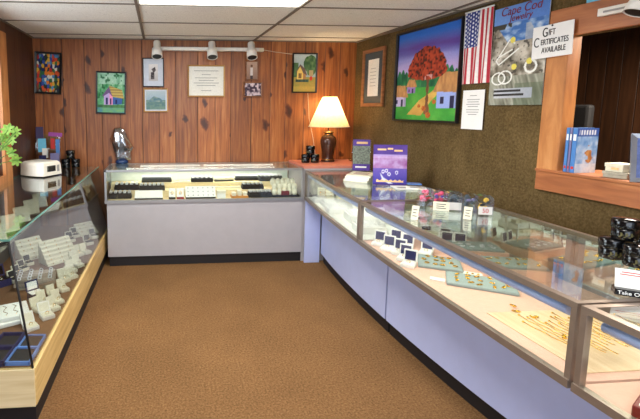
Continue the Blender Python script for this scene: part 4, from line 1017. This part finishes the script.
place(WBOX2, [(31, 329), (55, 316)], DZL, .5, 'open white box near the front of the left case, %s from the glass corner', 'white boxes near the corner')
place(CBOX, [(40, 311), (47, 303), (55, 298), (64, 291), (54, 311), (61, 303)], DZL, .75, 'open cream ring box in the middle of the left case, %s from the glass corner', 'cream ring boxes mid case', 1.0)
place(CBOX, [(66, 281), (72, 272), (79, 278), (77.5, 263.5), (86, 265), (92, 255), (83, 254.5)], DZL, .75, 'open cream ring box near the far plinth edge, %s from the front', 'cream ring boxes along the plinth', 1.1)
place(KBOX, [(14, 282), (19, 276), (24, 270.5), (29, 265)], DZL, .8, 'cream box with black lining behind the taupe tray, %s from the front', 'black-lined boxes behind the taupe tray', 1.15)
tt = ring_tray(.27, .2, 4, 4, 'taupe', 'silver', .035); tt['label'] = 'taupe ring tray propped in the left case'; tt.location = on_deck(36, 285, DZL); tt.location.z += .03; tt.rotation_euler = (.0, 0, .18)
st = MB().taper(.22, .15, .24, .17, 0, .0295).build('riser', 'cream'); st.location = on_deck(36, 285, DZL); st.rotation_euler = (0, 0, .18); tag(st, 'low cream riser beneath the taupe ring tray', 'riser')
for k, (px, py, w_, d_, h_, rz, n_, lb) in enumerate(((32, 257, .22, .15, .15, .75, 5, 'cream stepped earring ramp nearest the front of the left case'), (62, 260, .28, .15, .17, .75, 6, 'large cream stepped earring ramp in the middle of the left case'), (84, 234, .2, .14, .1, .7, 4, 'small cream earring ramp at the far end of the left case'))):
    o = slot_ramp(w_, d_, h_, n_, 'cream'); o['label'] = lb; o.location = on_deck(px, py, DZL); o.rotation_euler = (0, 0, rz); settle(o)
for k, (px, py, lb) in enumerate(((6, 322, 'white necklace pad on the left case floor, lowest of the stack'), (6, 316.5, 'white necklace pad with fine gold chains, top of the stack'))):
    z = DZL + (0, .026)[k]; p = atZ(DZL, 6, 321)
    o = thing('necklace_pad', lb, 'necklace pad', (p.x - .02, p.y + .02 * k, z + .0006), .5 - .1 * k)
    MB().box(-.14, .14, -.1, .1, 0, .025).build('pad', 'white', o, bevel=.005)
    if k: 
        b = MB()
        for i in range(4): b.tube([(-.1 + .055 * i + .012 * math.sin(t * 2), -.07 + .14 * t / 5, .026) for t in range(6)], .0016, 5)
        b.build('gold_chains', 'gold', o)
NVB = open_box('jewelry_box', 'navy', 'blackgloss', w=.1, d=.09, h=.05); NVB.put(on_deck(3, 285, DZL), .8, 'open navy jewelry box beside the black-lined boxes')
NVS = open_box('jewelry_box', 'navy', 'white', w=.11, d=.09, h=.06); NVS.put(on_deck(36, 299, DZL), .75, 'open navy and white box in front of the taupe ring tray', None, .8)
place(KBOX, [(71, 241.5), (78, 236.5), (89, 244.5), (94, 238)], DZL, .7, 'open black-lined cream box at far end of left case, %s from the radio', 'black-lined boxes at the far end', 1.3)
CD = Proto(card_display(.13, .07, .13, 'cream', 'black', 'silver', 3, 4, .35))
for k in range(7):
    y = 2.5 + .28 * k; CD.put((-1.13, y, SHZ + .0006), .8, 'cream earring card on the glass shelf of the left case, %s from the front' % ORD[k], 'earring cards on the left glass shelf')

# ------------------------------------------------------------------ inside the back counter
mpx = 4.45 / 440
def bdeck(px, py):
    lv = 0 if py > 195.5 else (1 if py > 186.9 else 2); z = STEPS[lv][1]; p = atZ(z, px, py); y = min(max(p.y, STEPS[lv][0]), 4.66); return (atY(y, px, py).x, y, z + .0006)
def tray_at(label, x0, x1, pyb, d_, rows, cols, body, gem, h=.03, rz=0, name='ring_tray'):
    px = (x0 + x1) / 2; L_ = bdeck(px, pyb); w_ = (x1 - x0) * (L_[1]) / 440
    o = ring_tray(w_, d_, rows, cols, body, gem, h, name); o['label'] = label; o.location = (L_[0], L_[1] + d_ / 2, L_[2]); o.rotation_euler = (0, 0, rz); return settle(o)
tray_at('black ring tray at the left front of the back counter', 108, 131, 199, .1, 2, 5, 'black', 'silver', .05)
tray_at('black ring tray standing behind the left front tray', 116, 140, 187, .1, 2, 5, 'black', 'silver', .05)
tray_at('long slim black tray at the rear beside the left ring trays', 141.5, 172, 182.5, .06, 1, 9, 'charcoal', 'silver', .04)
tray_at('dark ring tray above the wide white pad', 139, 165, 193.5, .09, 2, 6, 'charcoal', 'silver', .05)
tray_at('black ring tray at the rear centre of the back counter', 191, 213.5, 185, .07, 2, 5, 'black', 'silver', .045)
tray_at('black ring tray in the front row right of the orange tray', 250, 274.5, 200, .1, 2, 6, 'black', 'silver', .05)
tray_at('black ring tray in the middle row behind the orange tray', 242, 264.5, 190, .09, 2, 5, 'black', 'silver', .045)
tray_at('slim black tray along the rear right of the back counter', 235, 258.5, 180.5, .05, 1, 7, 'black', 'silver', .04)
tray_at('large black ring tray at the rear right of the back counter', 259, 283.5, 183.5, .1, 2, 6, 'charcoal', 'silver', .05)
def slab(name, label, cat, x0, x1, pyb, d_, parts):
    L_ = bdeck((x0 + x1) / 2, pyb); w_ = (x1 - x0) * L_[1] / 440; r = thing(name, label, cat, (L_[0], L_[1] + d_ / 2, L_[2]))
    for pn, m, fn in parts: 
        b = MB(); fn(b, w_, d_); b.build(pn, m, r)
    return settle(r)
slab('display_pad', 'wide white pad with black base in the front row', 'jewelry pad', 134.5, 163, 201, .12, (('base', 'black', lambda b, w, d: b.box(-w / 2, w / 2, -d / 2, d / 2, 0, .014)), ('pad', 'white', lambda b, w, d: b.hexa([(-w / 2, -d / 2, .0145), (w / 2, -d / 2, .0145), (w / 2, d / 2, .0145), (-w / 2, d / 2, .0145)], [(-w / 2, -d / 2, .02), (w / 2, -d / 2, .02), (w / 2, d / 2, .07), (-w / 2, d / 2, .07)]))))
for x0, x1, base, lb in ((169, 175.5, 'black', 'small white ring card left of the red-footed one'), (177, 184, 'redgloss', 'small white ring card on a red foot')):
    o = slab('ring_stand', lb, 'ring stand', x0, x1, 200.5, .05, (('base', base, lambda b, w, d: b.box(-w / 2, w / 2, -d / 2, d / 2, 0, .02)), ('card', 'white', lambda b, w, d: b.hexa([(-w / 2, -d / 2 + .004, .0205), (w / 2, -d / 2 + .004, .0205), (w / 2, -d / 2 + .01, .0205), (-w / 2, -d / 2 + .01, .0205)], [(-w / 2, d / 2 - .01, .1), (w / 2, d / 2 - .01, .1), (w / 2, d / 2, .1), (-w / 2, d / 2, .1)])), ('ring', 'gold', lambda b, w, d: b.ring((0, -.012, .06), .012, .003, PI / 2 - .4))))
L_ = bdeck(201, 200.5); o = card_display(.30, .09, .12, 'white', 'black', 'ink', 3, 6, .62); o['label'] = 'large white earring board on a black base in the front row'; o.location = (L_[0], L_[1] + .05, L_[2]); settle(o)
text_part('lettering', 'CARLA', .018, 'inkwhite', o, (0, -.0462, .008), (PI / 2, 0, 0)) if False else None
slab('gift_box', 'little white box between earring board and orange tray', 'box', 217.5, 226, 200.5, .06, (('base', 'white', lambda b, w, d: b.box(-w / 2, w / 2, -d / 2, d / 2, 0, .05)), ('lid', 'cream', lambda b, w, d: b.box(-w / 2 - .002, w / 2 + .002, -d / 2 - .002, d / 2 + .002, .05, .075))))
slab('display_pad', 'orange wooden tray holding white jewelry cards', 'jewelry tray', 231.5, 249, 200.5, .1, (('tray', 'orange', lambda b, w, d: b.box(-w / 2, w / 2, -d / 2, d / 2, 0, .02)), ('cards', 'cream', lambda b, w, d: [b.box(-w / 2 + .01 + k * w / 3, -w / 2 + k * w / 3 + w / 3 - .008, -d / 2 + .02, d / 2 - .01, .02, .05 + .02 * (k % 2)) for k in range(3)])))
slab('bracelet_bar', 'cream bracelet bar at the rear centre of the back counter', 'jewelry display', 214.5, 234, 181.5, .05, (('roll', 'cream', lambda b, w, d: b.tube([(-w / 2, 0, .03), (w / 2, 0, .03)], .022, 12)), ('foot', 'black', lambda b, w, d: b.box(-w / 2, w / 2, -d / 2, d / 2, 0, .009))))
def scal(b, w, d):
    for r_ in range(3):
        for k in range(5): b.blob((-w / 2 + w * (k + .5 + .2 * (r_ % 2)) / 5.4, -d / 2 + .03 + r_ * d * .28, .05 + .045 * r_), w / 9, .022, .04)
slab('shell_display', 'scalloped cream display with dark red centre at the right end', 'jewelry display', 271.5, 300, 198.5, .14, (('base', 'black', lambda b, w, d: b.box(-w / 2, w / 2, -d / 2, d / 2, 0, .022)), ('scallops', 'cream', scal), ('centre_box', 'red', lambda b, w, d: b.box(-.05, .03, -d / 2 - .0, -d / 2 + .03, .0225, .065))))
for k, (x0, x1, py) in enumerate(((174, 190, 186), (170, 188, 191), (214, 240, 187))):
    slab('necklace_pad', ('pale gold necklace pad behind the white ring cards', 'cream necklace pad just behind the red-footed ring card', 'long cream necklace pad behind the little white box')[k], 'necklace pad', x0, x1, py, .06, (('pad', 'cream', lambda b, w, d: b.box(-w / 2, w / 2, -d / 2, d / 2, 0, .014)), ('chain', 'gold', lambda b, w, d: b.tube([(-w * .4 + w * .8 * i / 10, .012 * math.sin(i * 1.3), .016) for i in range(11)], .002, 5))))

# ------------------------------------------------------------------ inside the right counters
DZ = RLZ
RZ = -.62
def rput(o, label, px, py, rz=RZ, dz=0):
    p = atZ(DZ + dz, px, py); o.location = (p.x, p.y, DZ + dz + .0006); o.rotation_euler = (0, 0, rz); o['label'] = label; return settle(o)
def wput(o, label, x, y, rz=RZ, dz=0):
    o.location = (x, y, DZ + dz + .0006); o.rotation_euler = (0, 0, rz); o['label'] = label; return settle(o)
# far unit
wput(slot_ramp(.15, .12, .10, 4, 'cream'), 'cream earring ramp farthest along the white-decked counter', 1.62, 4.13, -.3)
wput(slot_ramp(.15, .12, .11, 4, 'cream'), 'cream earring ramp, second along the white-decked counter', 1.80, 4.10, -.3)
wput(slot_ramp(.14, .12, .10, 3, 'cream'), 'cream earring ramp next to the grey bracelet tray', 1.80, 3.90, -.3)
wput(card_display(.14, .06, .13, 'cream', 'white', 'gold', 3, 4, .3), 'cream earring board behind the ramps of the white-decked counter', 1.97, 4.08, -.3)
rs0 = wput(MB().box(-.11, .11, -.08, .08, 0, .05).build('riser', 'white'), 'white riser beneath the dark grey bracelet tray', 1.80, 3.60, -.2); tag(rs0, cat='riser')
o = ring_tray(.2, .15, 3, 5, 'charcoal', 'silver', .035); o['label'] = 'dark grey bracelet tray in the white-decked counter'; o.location = rs0.location + Vector((0, 0, .0506)); o.rotation_euler = (0, 0, -.2)
def white_tray(w, d, h, n):
    r = thing('ring_tray', 'x', 'jewelry tray'); MB().box(-w / 2, w / 2, -d / 2, d / 2, 0, h).build('tray', 'white', r, bevel=.003)
    b = MB()
    for k in range(n): y = -d / 2 + d * (k + .5) / n; b.tube([(-w / 2 + .01, y, h), (w / 2 - .01, y, h)], d / n * .36, 8)
    b.build('padded_rolls', 'white', r)
    g = MB()
    for k in range(n):
        for i in range(6): g.ring((-w / 2 + w * (i + .5) / 6, -d / 2 + d * (k + .5) / n, h + d / n * .36 + .003), .007, .002, PI / 2, 8, 0, 4)
    g.build('rings', 'silver', r); return r
wput(white_tray(.12, .12, .03, 3), 'slim white ring tray at the far end of the white-decked counter', 1.50, 4.0, -.1)
wput(white_tray(.22, .15, .035, 4), 'white ring tray in front of the cream ramps', 1.58, 3.82, -.1)
wput(white_tray(.22, .17, .045, 4), 'large white ring tray in front of the bracelet tray', 1.53, 3.57, -.15)
wput(white_tray(.26, .2, .06, 5), 'tall white ring tray beside the middle post', 1.60, 3.28, -.15)
wput(white_tray(.2, .16, .05, 4), 'white ring tray right against the middle post', 1.50, 2.98, -.1)
wput(white_tray(.2, .2, .03, 4), 'low white ring tray at the rear of the white-decked counter', 1.88, 3.28, -.1)
wput(card_display(.12, .05, .08, 'white', 'white', 'silver', 2, 4, .5), 'little white earring card beside the tall white tray', 1.80, 3.02, -.6)
# tiered rack
tr2 = thing('tiered_rack', 'white tiered rack of boxed rings right of the middle post', 'rack', (0, 0, 0))
for k, z in enumerate((.06, .125, .185)): MB().box(-.1, .1, -.045 + .02 * k, .03 + .015 * k, z - .006, z).build('tier', 'white', tr2)
for x in (-.095, .095):
    for y in (-.04, .055): MB().box(x - .005, x + .005, y - .005, y + .005, 0, .125 if y < 0 else .185).build('leg', 'white', tr2)
b = MB()
for k, z in enumerate((.06, .125, .185)):
    for i in range(5): b.box(-.094 + .038 * i, -.094 + .038 * i + .03, -.035 + .02 * k, .005 + .02 * k, z, z + .02)
b.build('ring_rolls', 'cream', tr2); wput(tr2, tr2['label'], 1.745, 2.70, -.06)
# navy ring boxes
NB = open_box('ring_box', 'white', 'navy', w=.075, d=.075, h=.02, lidang=1.7, gem='gold')
row1 = [(378, 245), (388, 250.5), (396, 255.5), (404, 261.5), (413, 267)]
row2 = [(394, 243.5), (406, 248.5), (426, 256)]
row3 = [(428, 236), (438, 241), (449, 246), (461, 251)]
for rw_, wd in ((row1, 'front row'), (row2, 'second row'), (row3, 'rear row')):
    for k, (px, py) in enumerate(rw_): 
        p = atZ(DZ, px, py); settle(NB.put((p.x, p.y, DZ + .0006), -.75 if rw_ is not row3 else -.55, 'white ring box lined in navy, %s, %s from the middle post' % (wd, ORD[k]), 'navy-lined ring boxes', .95))
# suede pads with gold pieces
def suede(label, px, py, w, d, rz, dz=0, h=.012):
    o = thing('display_pad', label, 'jewelry pad'); MB().box(-w / 2, w / 2, -d / 2, d / 2, 0, h).build('pad', 'pad', o, bevel=.003)
    MB().box(-w / 2 + .006, w / 2 - .006, -d / 2 + .006, d / 2 - .006, h, h + .0012).build('top_lining', plain('lighter_suede', rgb(146, 160, 158), .9, 0, .05, 80) if 'lighter_suede' not in bpy.data.materials else bpy.data.materials['lighter_suede'], o)
    rput(o, label, px, py, rz, dz); return o
def scatter(pad, w, d, h, n, kind, label, grp, gem='gold'):
    R_ = Matrix.Translation(pad.location) @ Matrix.Rotation(pad.rotation_euler.z, 4, 'Z'); proto = None; nx = max(2, int(math.ceil(n ** .5 * (w / d) ** .5))); c = 0
    for i in range(n):
        x = -w / 2 + w * ((i % nx) + .5) / nx + random.uniform(-.014, .014); y = -d / 2 + d * ((i // nx) + .5) / math.ceil(n / nx) + random.uniform(-.014, .014)
        q = R_ @ Vector((x, y, h + .0018))
        if proto is None:
            b = MB()
            if kind == 'pendant': b.ring((0, .008, .0025), .006, .0022, 0, 10, 0, 4).blob((0, -.005, .004), .008, .009, .0035)
            elif kind == 'earring': b.ring((0, 0, .0025), .011, .0025, 0, 12, 0, 4).blob((.011, 0, .004), .004, .004, .004)
            else: b.ring((0, 0, .003), .011, .0028, 0, 12, 0, 4)
            proto = b.build({'pendant': 'pendant', 'earring': 'hoop_earring'}.get(kind, 'finger_ring'), gem); o = proto
        else: o = proto.copy(); C.objects.link(o)
        o.location = q; o.rotation_euler = (0, 0, random.uniform(0, 6)); tag(o, label, kind if kind != 'finger' else 'ring', grp)
pd = suede('grey-green suede pad with gold hoops behind the front glass', 439, 264, .22, .22, RZ + .1); scatter(pd, .18, .19, .012, 12, 'earring', 'small gold hoop lying on the grey-green pad nearest the navy boxes', 'gold hoops on the first suede pad')
pd = suede('grey-green suede pad of gold pendants at centre front', 480, 284, .30, .19, RZ + .05); scatter(pd, .26, .16, .012, 14, 'pendant', 'small gold pendant lying on the grey-green pad at centre front', 'gold pendants on the second suede pad')
o = thing('jewelry_card', 'white card with gold earrings between the two front suede pads', 'jewelry card'); MB().box(-.045, .045, -.03, .03, 0, .004).build('card', 'white', o); b = MB(); [b.blob((-.025 + .025 * i, 0, .006), .007, .006, .004) for i in range(3)]; b.build('earrings', 'gold', o); rput(o, o['label'], 458, 275.5, RZ)
o = thing('jewelry_card', 'blank white card at the front edge left of the gold pendants', 'jewelry card'); MB().box(-.035, .035, -.022, .022, 0, .004).build('card', 'white', o); rput(o, o['label'], 439, 280, RZ)
def riser(label, px, py, w, d, h, rz): 
    o = MB().taper(w, d, w, d, 0, h).build('riser', 'deck_pink'); tag(o, label, 'riser'); return rput(o, label, px, py, rz)

for (px, py, w_, d_, lb, lb2, n_, kd, sm, gm, grp) in ((484, 255, .26, .17, 'pale pink riser just behind the front rail', 'grey-green suede pad of silver hoops on the riser behind the front rail', 9, 'earring', 'small silver hoop lying on the raised pad behind the front rail', 'silver', 'silver hoops behind the rail'), (521, 273, .28, .17, 'pale pink riser beside the gold chains', 'grey-green suede pad of gold pendants on the riser beside the chains', 10, 'pendant', 'small gold pendant on the raised pad beside the gold chains', 'gold', 'gold pendants on the raised pad')):
    p = atZ(DZ, px, py); rs = MB().taper(w_ + .03, d_ + .03, w_ + .03, d_ + .03, 0, .05).build('riser', 'deck_pink'); tag(rs, lb, 'riser'); wput(rs, lb, p.x, p.y + .0, RZ + .35)
    pd = suede(lb2, 500, 260, w_, d_, RZ + .35); pd.location = rs.location + Vector((0, 0, .0506)); scatter(pd, w_ - .04, d_ - .03, .012, n_, kd, sm, grp, gm)
def make_chain(L_, gem='gold', amp=.004, r=.0014):
    b = MB(); n = 16; b.tube([(-L_ / 2 + L_ * i / n, amp * math.sin(i * 1.1), r) for i in range(n + 1)], r, 5); o = thing('gold_chain', 'x', 'necklace'); b.build('links', gem, o)
    MB().blob((L_ / 2 + .004, 0, .0035), .006, .0045, .003).build('clasp', gem, o); return Proto(o)
# blond liner with gold chains
ym, yM = 1.262, 1.70
ln = MB().sweep(lambda y: [(fx(y) + .10, DZ + .0005), (XB - .06, DZ + .0005), (XB - .06, DZ + .0035), (fx(y) + .10, DZ + .0035)], [lerp(ym, yM, i / 6) for i in range(7)]).build('display_board', 'deck_maple'); tag(ln, 'blond wood board under the spread of gold chains', 'board')
CH2 = make_chain(.22, 'gold', .003, .0014)
for k in range(22):
    CH2.put((1.50 + .021 * k, 1.49 + .03 * (k % 2) + .035 * math.sin(k * .9), DZ + .0042), PI / 2 + .08 + random.uniform(-.05, .05), 'fine gold chain in the spread on the blond wood board', 'gold chains on the wood board')
PN = None
for k, (px, py, lb) in enumerate(((513, 306.5, 'farther'), (516, 312, 'nearer'), (535, 318, 'third'), (564, 338, 'last'))):
    lb = ('lone gold pendant at the left of the front deck, farther of a pair', 'lone gold pendant at the left of the front deck, nearer of a pair', 'lone gold pendant left of the front chain ends', 'gold teardrop pendant nearest the camera before the chains')[k]
    if PN is None: PN = MB().ring((0, .009, .0025), .006, .002, 0, 10, 0, 4).blob((0, -.006, .0045), .008, .011, .004).build('pendant', 'gold'); o = PN
    else: o = PN.copy(); C.objects.link(o)
    p = atZ(DZ + .003, px, py); o.location = (p.x, p.y, DZ + .0042); o.rotation_euler = (0, 0, .8 * k); tag(o, lb, 'pendant')
# near unit: red trays
def red_box(label, px, py, w, d, h, rz):
    o = thing('presentation_box', label, 'jewelry box'); MB().box(-w / 2, w / 2, -d / 2, d / 2, 0, h).build('base', 'red', o, bevel=.004)
    MB().box(-w / 2 + .012, w / 2 - .012, -d / 2 + .012, d / 2 - .012, h, h + .003).build('white_insert', 'white', o)
    b = MB()
    for i in range(4): b.blob((-w / 4 + w / 2 * (i % 2), -d / 4 + d / 3 * (i // 2), h + .004), .006, .006, .004)
    b.build('earrings', 'gold', o); return rput(o, label, px, py, rz)
wput(red_box('long dark red box with white insert in the corner counter', 629, 388, .12, .25, .035, -1.05), 'long dark red box with white insert in the corner counter', 1.465, 1.085, -1.05)
wput(red_box('second dark red box at the bottom right edge', 640, 412, .10, .24, .035, -1.05), 'second dark red box at the bottom right edge', 1.48, .935, -1.05)

# ------------------------------------------------------------------ spread the small things so that none touch
def hull(P):
    P = sorted(set((round(x, 4), round(y, 4)) for x, y in P))
    def half(Q):
        h = []
        for p in Q:
            while len(h) > 1 and (h[-1][0] - h[-2][0]) * (p[1] - h[-2][1]) - (h[-1][1] - h[-2][1]) * (p[0] - h[-2][0]) <= 0: h.pop()
            h.append(p)
        return h[:-1]
    return half(P) + half(P[::-1])
def sat(A, B):
    best = None
    for H in (A, B):
        for i in range(len(H)):
            ex, ey = H[(i + 1) % len(H)][0] - H[i][0], H[(i + 1) % len(H)][1] - H[i][1]; l_ = math.hypot(ex, ey)
            if l_ < 1e-6: continue
            nx, ny = ey / l_, -ex / l_; a = [x * nx + y * ny for x, y in A]; b = [x * nx + y * ny for x, y in B]
            d1, d2 = max(a) - min(b), max(b) - min(a); d = min(d1, d2)
            if d <= -.0015: return None
            if best is None or d < best[0]: best = (d, nx, ny) if d1 < d2 else (d, -nx, -ny)
    return best
MOV = ('ring_box', 'jewelry_box', 'jewelry_case', 'earring_ramp', 'earring_display', 'jewelry_card', 'tiered_rack', 'ring_tray', 'presentation_box', 'ring_stand', 'gift_box', 'bracelet_bar', 'shell_display')
FIX = ('riser', 'display_pad', 'necklace_pad', 'display_board')
decks = (DZL, RLZ) + tuple(q[1] for q in STEPS)
items = []
for o in C.objects:
    if o.parent is None and o.get('category'):
        base = o.name.split('.')[0]
        if base in MOV + FIX and (any(abs(o.location.z - d) < .004 for d in decks) ) and base != 'display_board':
            heavy = base in FIX and not (base == 'display_pad' and o.location.y > 4.2)
            items.append([o, heavy])
gone = set()
for it in range(60):
    hs = [hull([(v.x, v.y) for v in wverts(o)]) for o, f in items]; moved = False
    for i in range(len(items)):
        for j in range(i + 1, len(items)):
            a, b = items[i][0], items[j][0]
            if abs(a.location.z - b.location.z) > .01 or (a.location - b.location).length > .5 or (items[i][1] and items[j][1]): continue
            s_ = sat(hs[i], hs[j])
            if s_:
                d, nx, ny = s_; d += .0025; wi = 0 if items[i][1] else (1 if items[j][1] else .5)
                a.location.x -= nx * d * wi; a.location.y -= ny * d * wi; b.location.x += nx * d * (1 - wi); b.location.y += ny * d * (1 - wi); moved = True
                hs[i] = [(x - nx * d * wi, y - ny * d * wi) for x, y in hs[i]]; hs[j] = [(x + nx * d * (1 - wi), y + ny * d * (1 - wi)) for x, y in hs[j]]
    for o, f in items:
        if not f: settle(o)
    if not moved: break

# ------------------------------------------------------------------ light
def area(name, loc, rot, sx, sy, power, col):
    l = bpy.data.lights.new(name, 'AREA'); l.shape = 'RECTANGLE'; l.size = sx; l.size_y = sy; l.energy = power; l.color = col
    o = bpy.data.objects.new(name, l); C.objects.link(o); o.location = loc; o.rotation_euler = rot; return o
area('ceiling_panel_light', (.435, 2.8925, CEIL - .02), (0, 0, 0), 1.1, .56, 46, (1, .97, .9))
area('unseen_overhead_light', (.435, .6, CEIL - .02), (0, 0, 0), 1.1, .56, 40, (1, .97, .92))  # area light overhead, out of view; no second panel is modelled
area('unseen_front_daylight', (.3, -1.1, 1.35), (PI / 2, 0, 0), 2.6, 1.6, 54, (.80, .88, 1))  # area light added for cool daylight from behind the camera; no shop window modelled
area('side_window_daylight', (LEFT - .35, 2.6, 1.6), (0, -PI / 2 + .25, 0), 1.1, 1.6, 60, (.86, .92, 1))
for n, y0, y1, p in (('case_light', 2.85, 4.15, 2.0), ('case_light', 1.3, 2.7, 2.2), ('case_light', .4, 1.15, 2)):
    ym = (y0 + y1) / 2; area(n, (fx(ym) + .12, ym, RTZ - .03), (0, -.5, 0), .05, y1 - y0, p, (1, .97, .88))
area('rear_room_fill', tuple(rpt(2.6, 2.1, .7)), (0, 0, 0), .5, .5, 55, (1, .86, .7))  # fill added to lift the dark rear room; no lamp stands there
area('case_light', (.45, BB - .12, BT - .03), (-.5, 0, 0), 1.6, .04, 5, (1, .95, .84))
w = bpy.data.worlds.new('World'); bpy.context.scene.world = w; w.use_nodes = True
wt = w.node_tree; bg = wt.nodes['Background']
sky = wt.nodes.new('ShaderNodeTexSky'); sky.sky_type = 'HOSEK_WILKIE' if False else 'NISHITA'; sky.sun_disc = False; sky.sun_elevation = .8; sky.sun_rotation = 2.0
mixn = wt.nodes.new('ShaderNodeMix'); mixn.data_type = 'RGBA'; mixn.inputs[0].default_value = .75
wt.links.new(sky.outputs[0], mixn.inputs[6]); mixn.inputs[7].default_value = (.8, .86, 1, 1); wt.links.new(mixn.outputs[2], bg.inputs[0]); bg.inputs[1].default_value = .45

# ------------------------------------------------------------------ camera
cam = bpy.data.cameras.new('camera'); co = bpy.data.objects.new('camera', cam); C.objects.link(co)
cam.sensor_width = 36; cam.lens = F / 640 * 36; cam.shift_x = (320 - CX) / 640; cam.shift_y = (CY - 209.5) / 640; cam.clip_start = .02
co.location = (0, 0, EYE)
co.matrix_world = Matrix(((RGT.x, UPV.x, -FWD.x, 0), (RGT.y, UPV.y, -FWD.y, 0), (RGT.z, UPV.z, -FWD.z, EYE), (0, 0, 0, 1)))
sc = bpy.context.scene; sc.camera = co
sc.view_settings.view_transform = 'Standard'; sc.view_settings.look = 'None'; sc.view_settings.exposure = 0.0
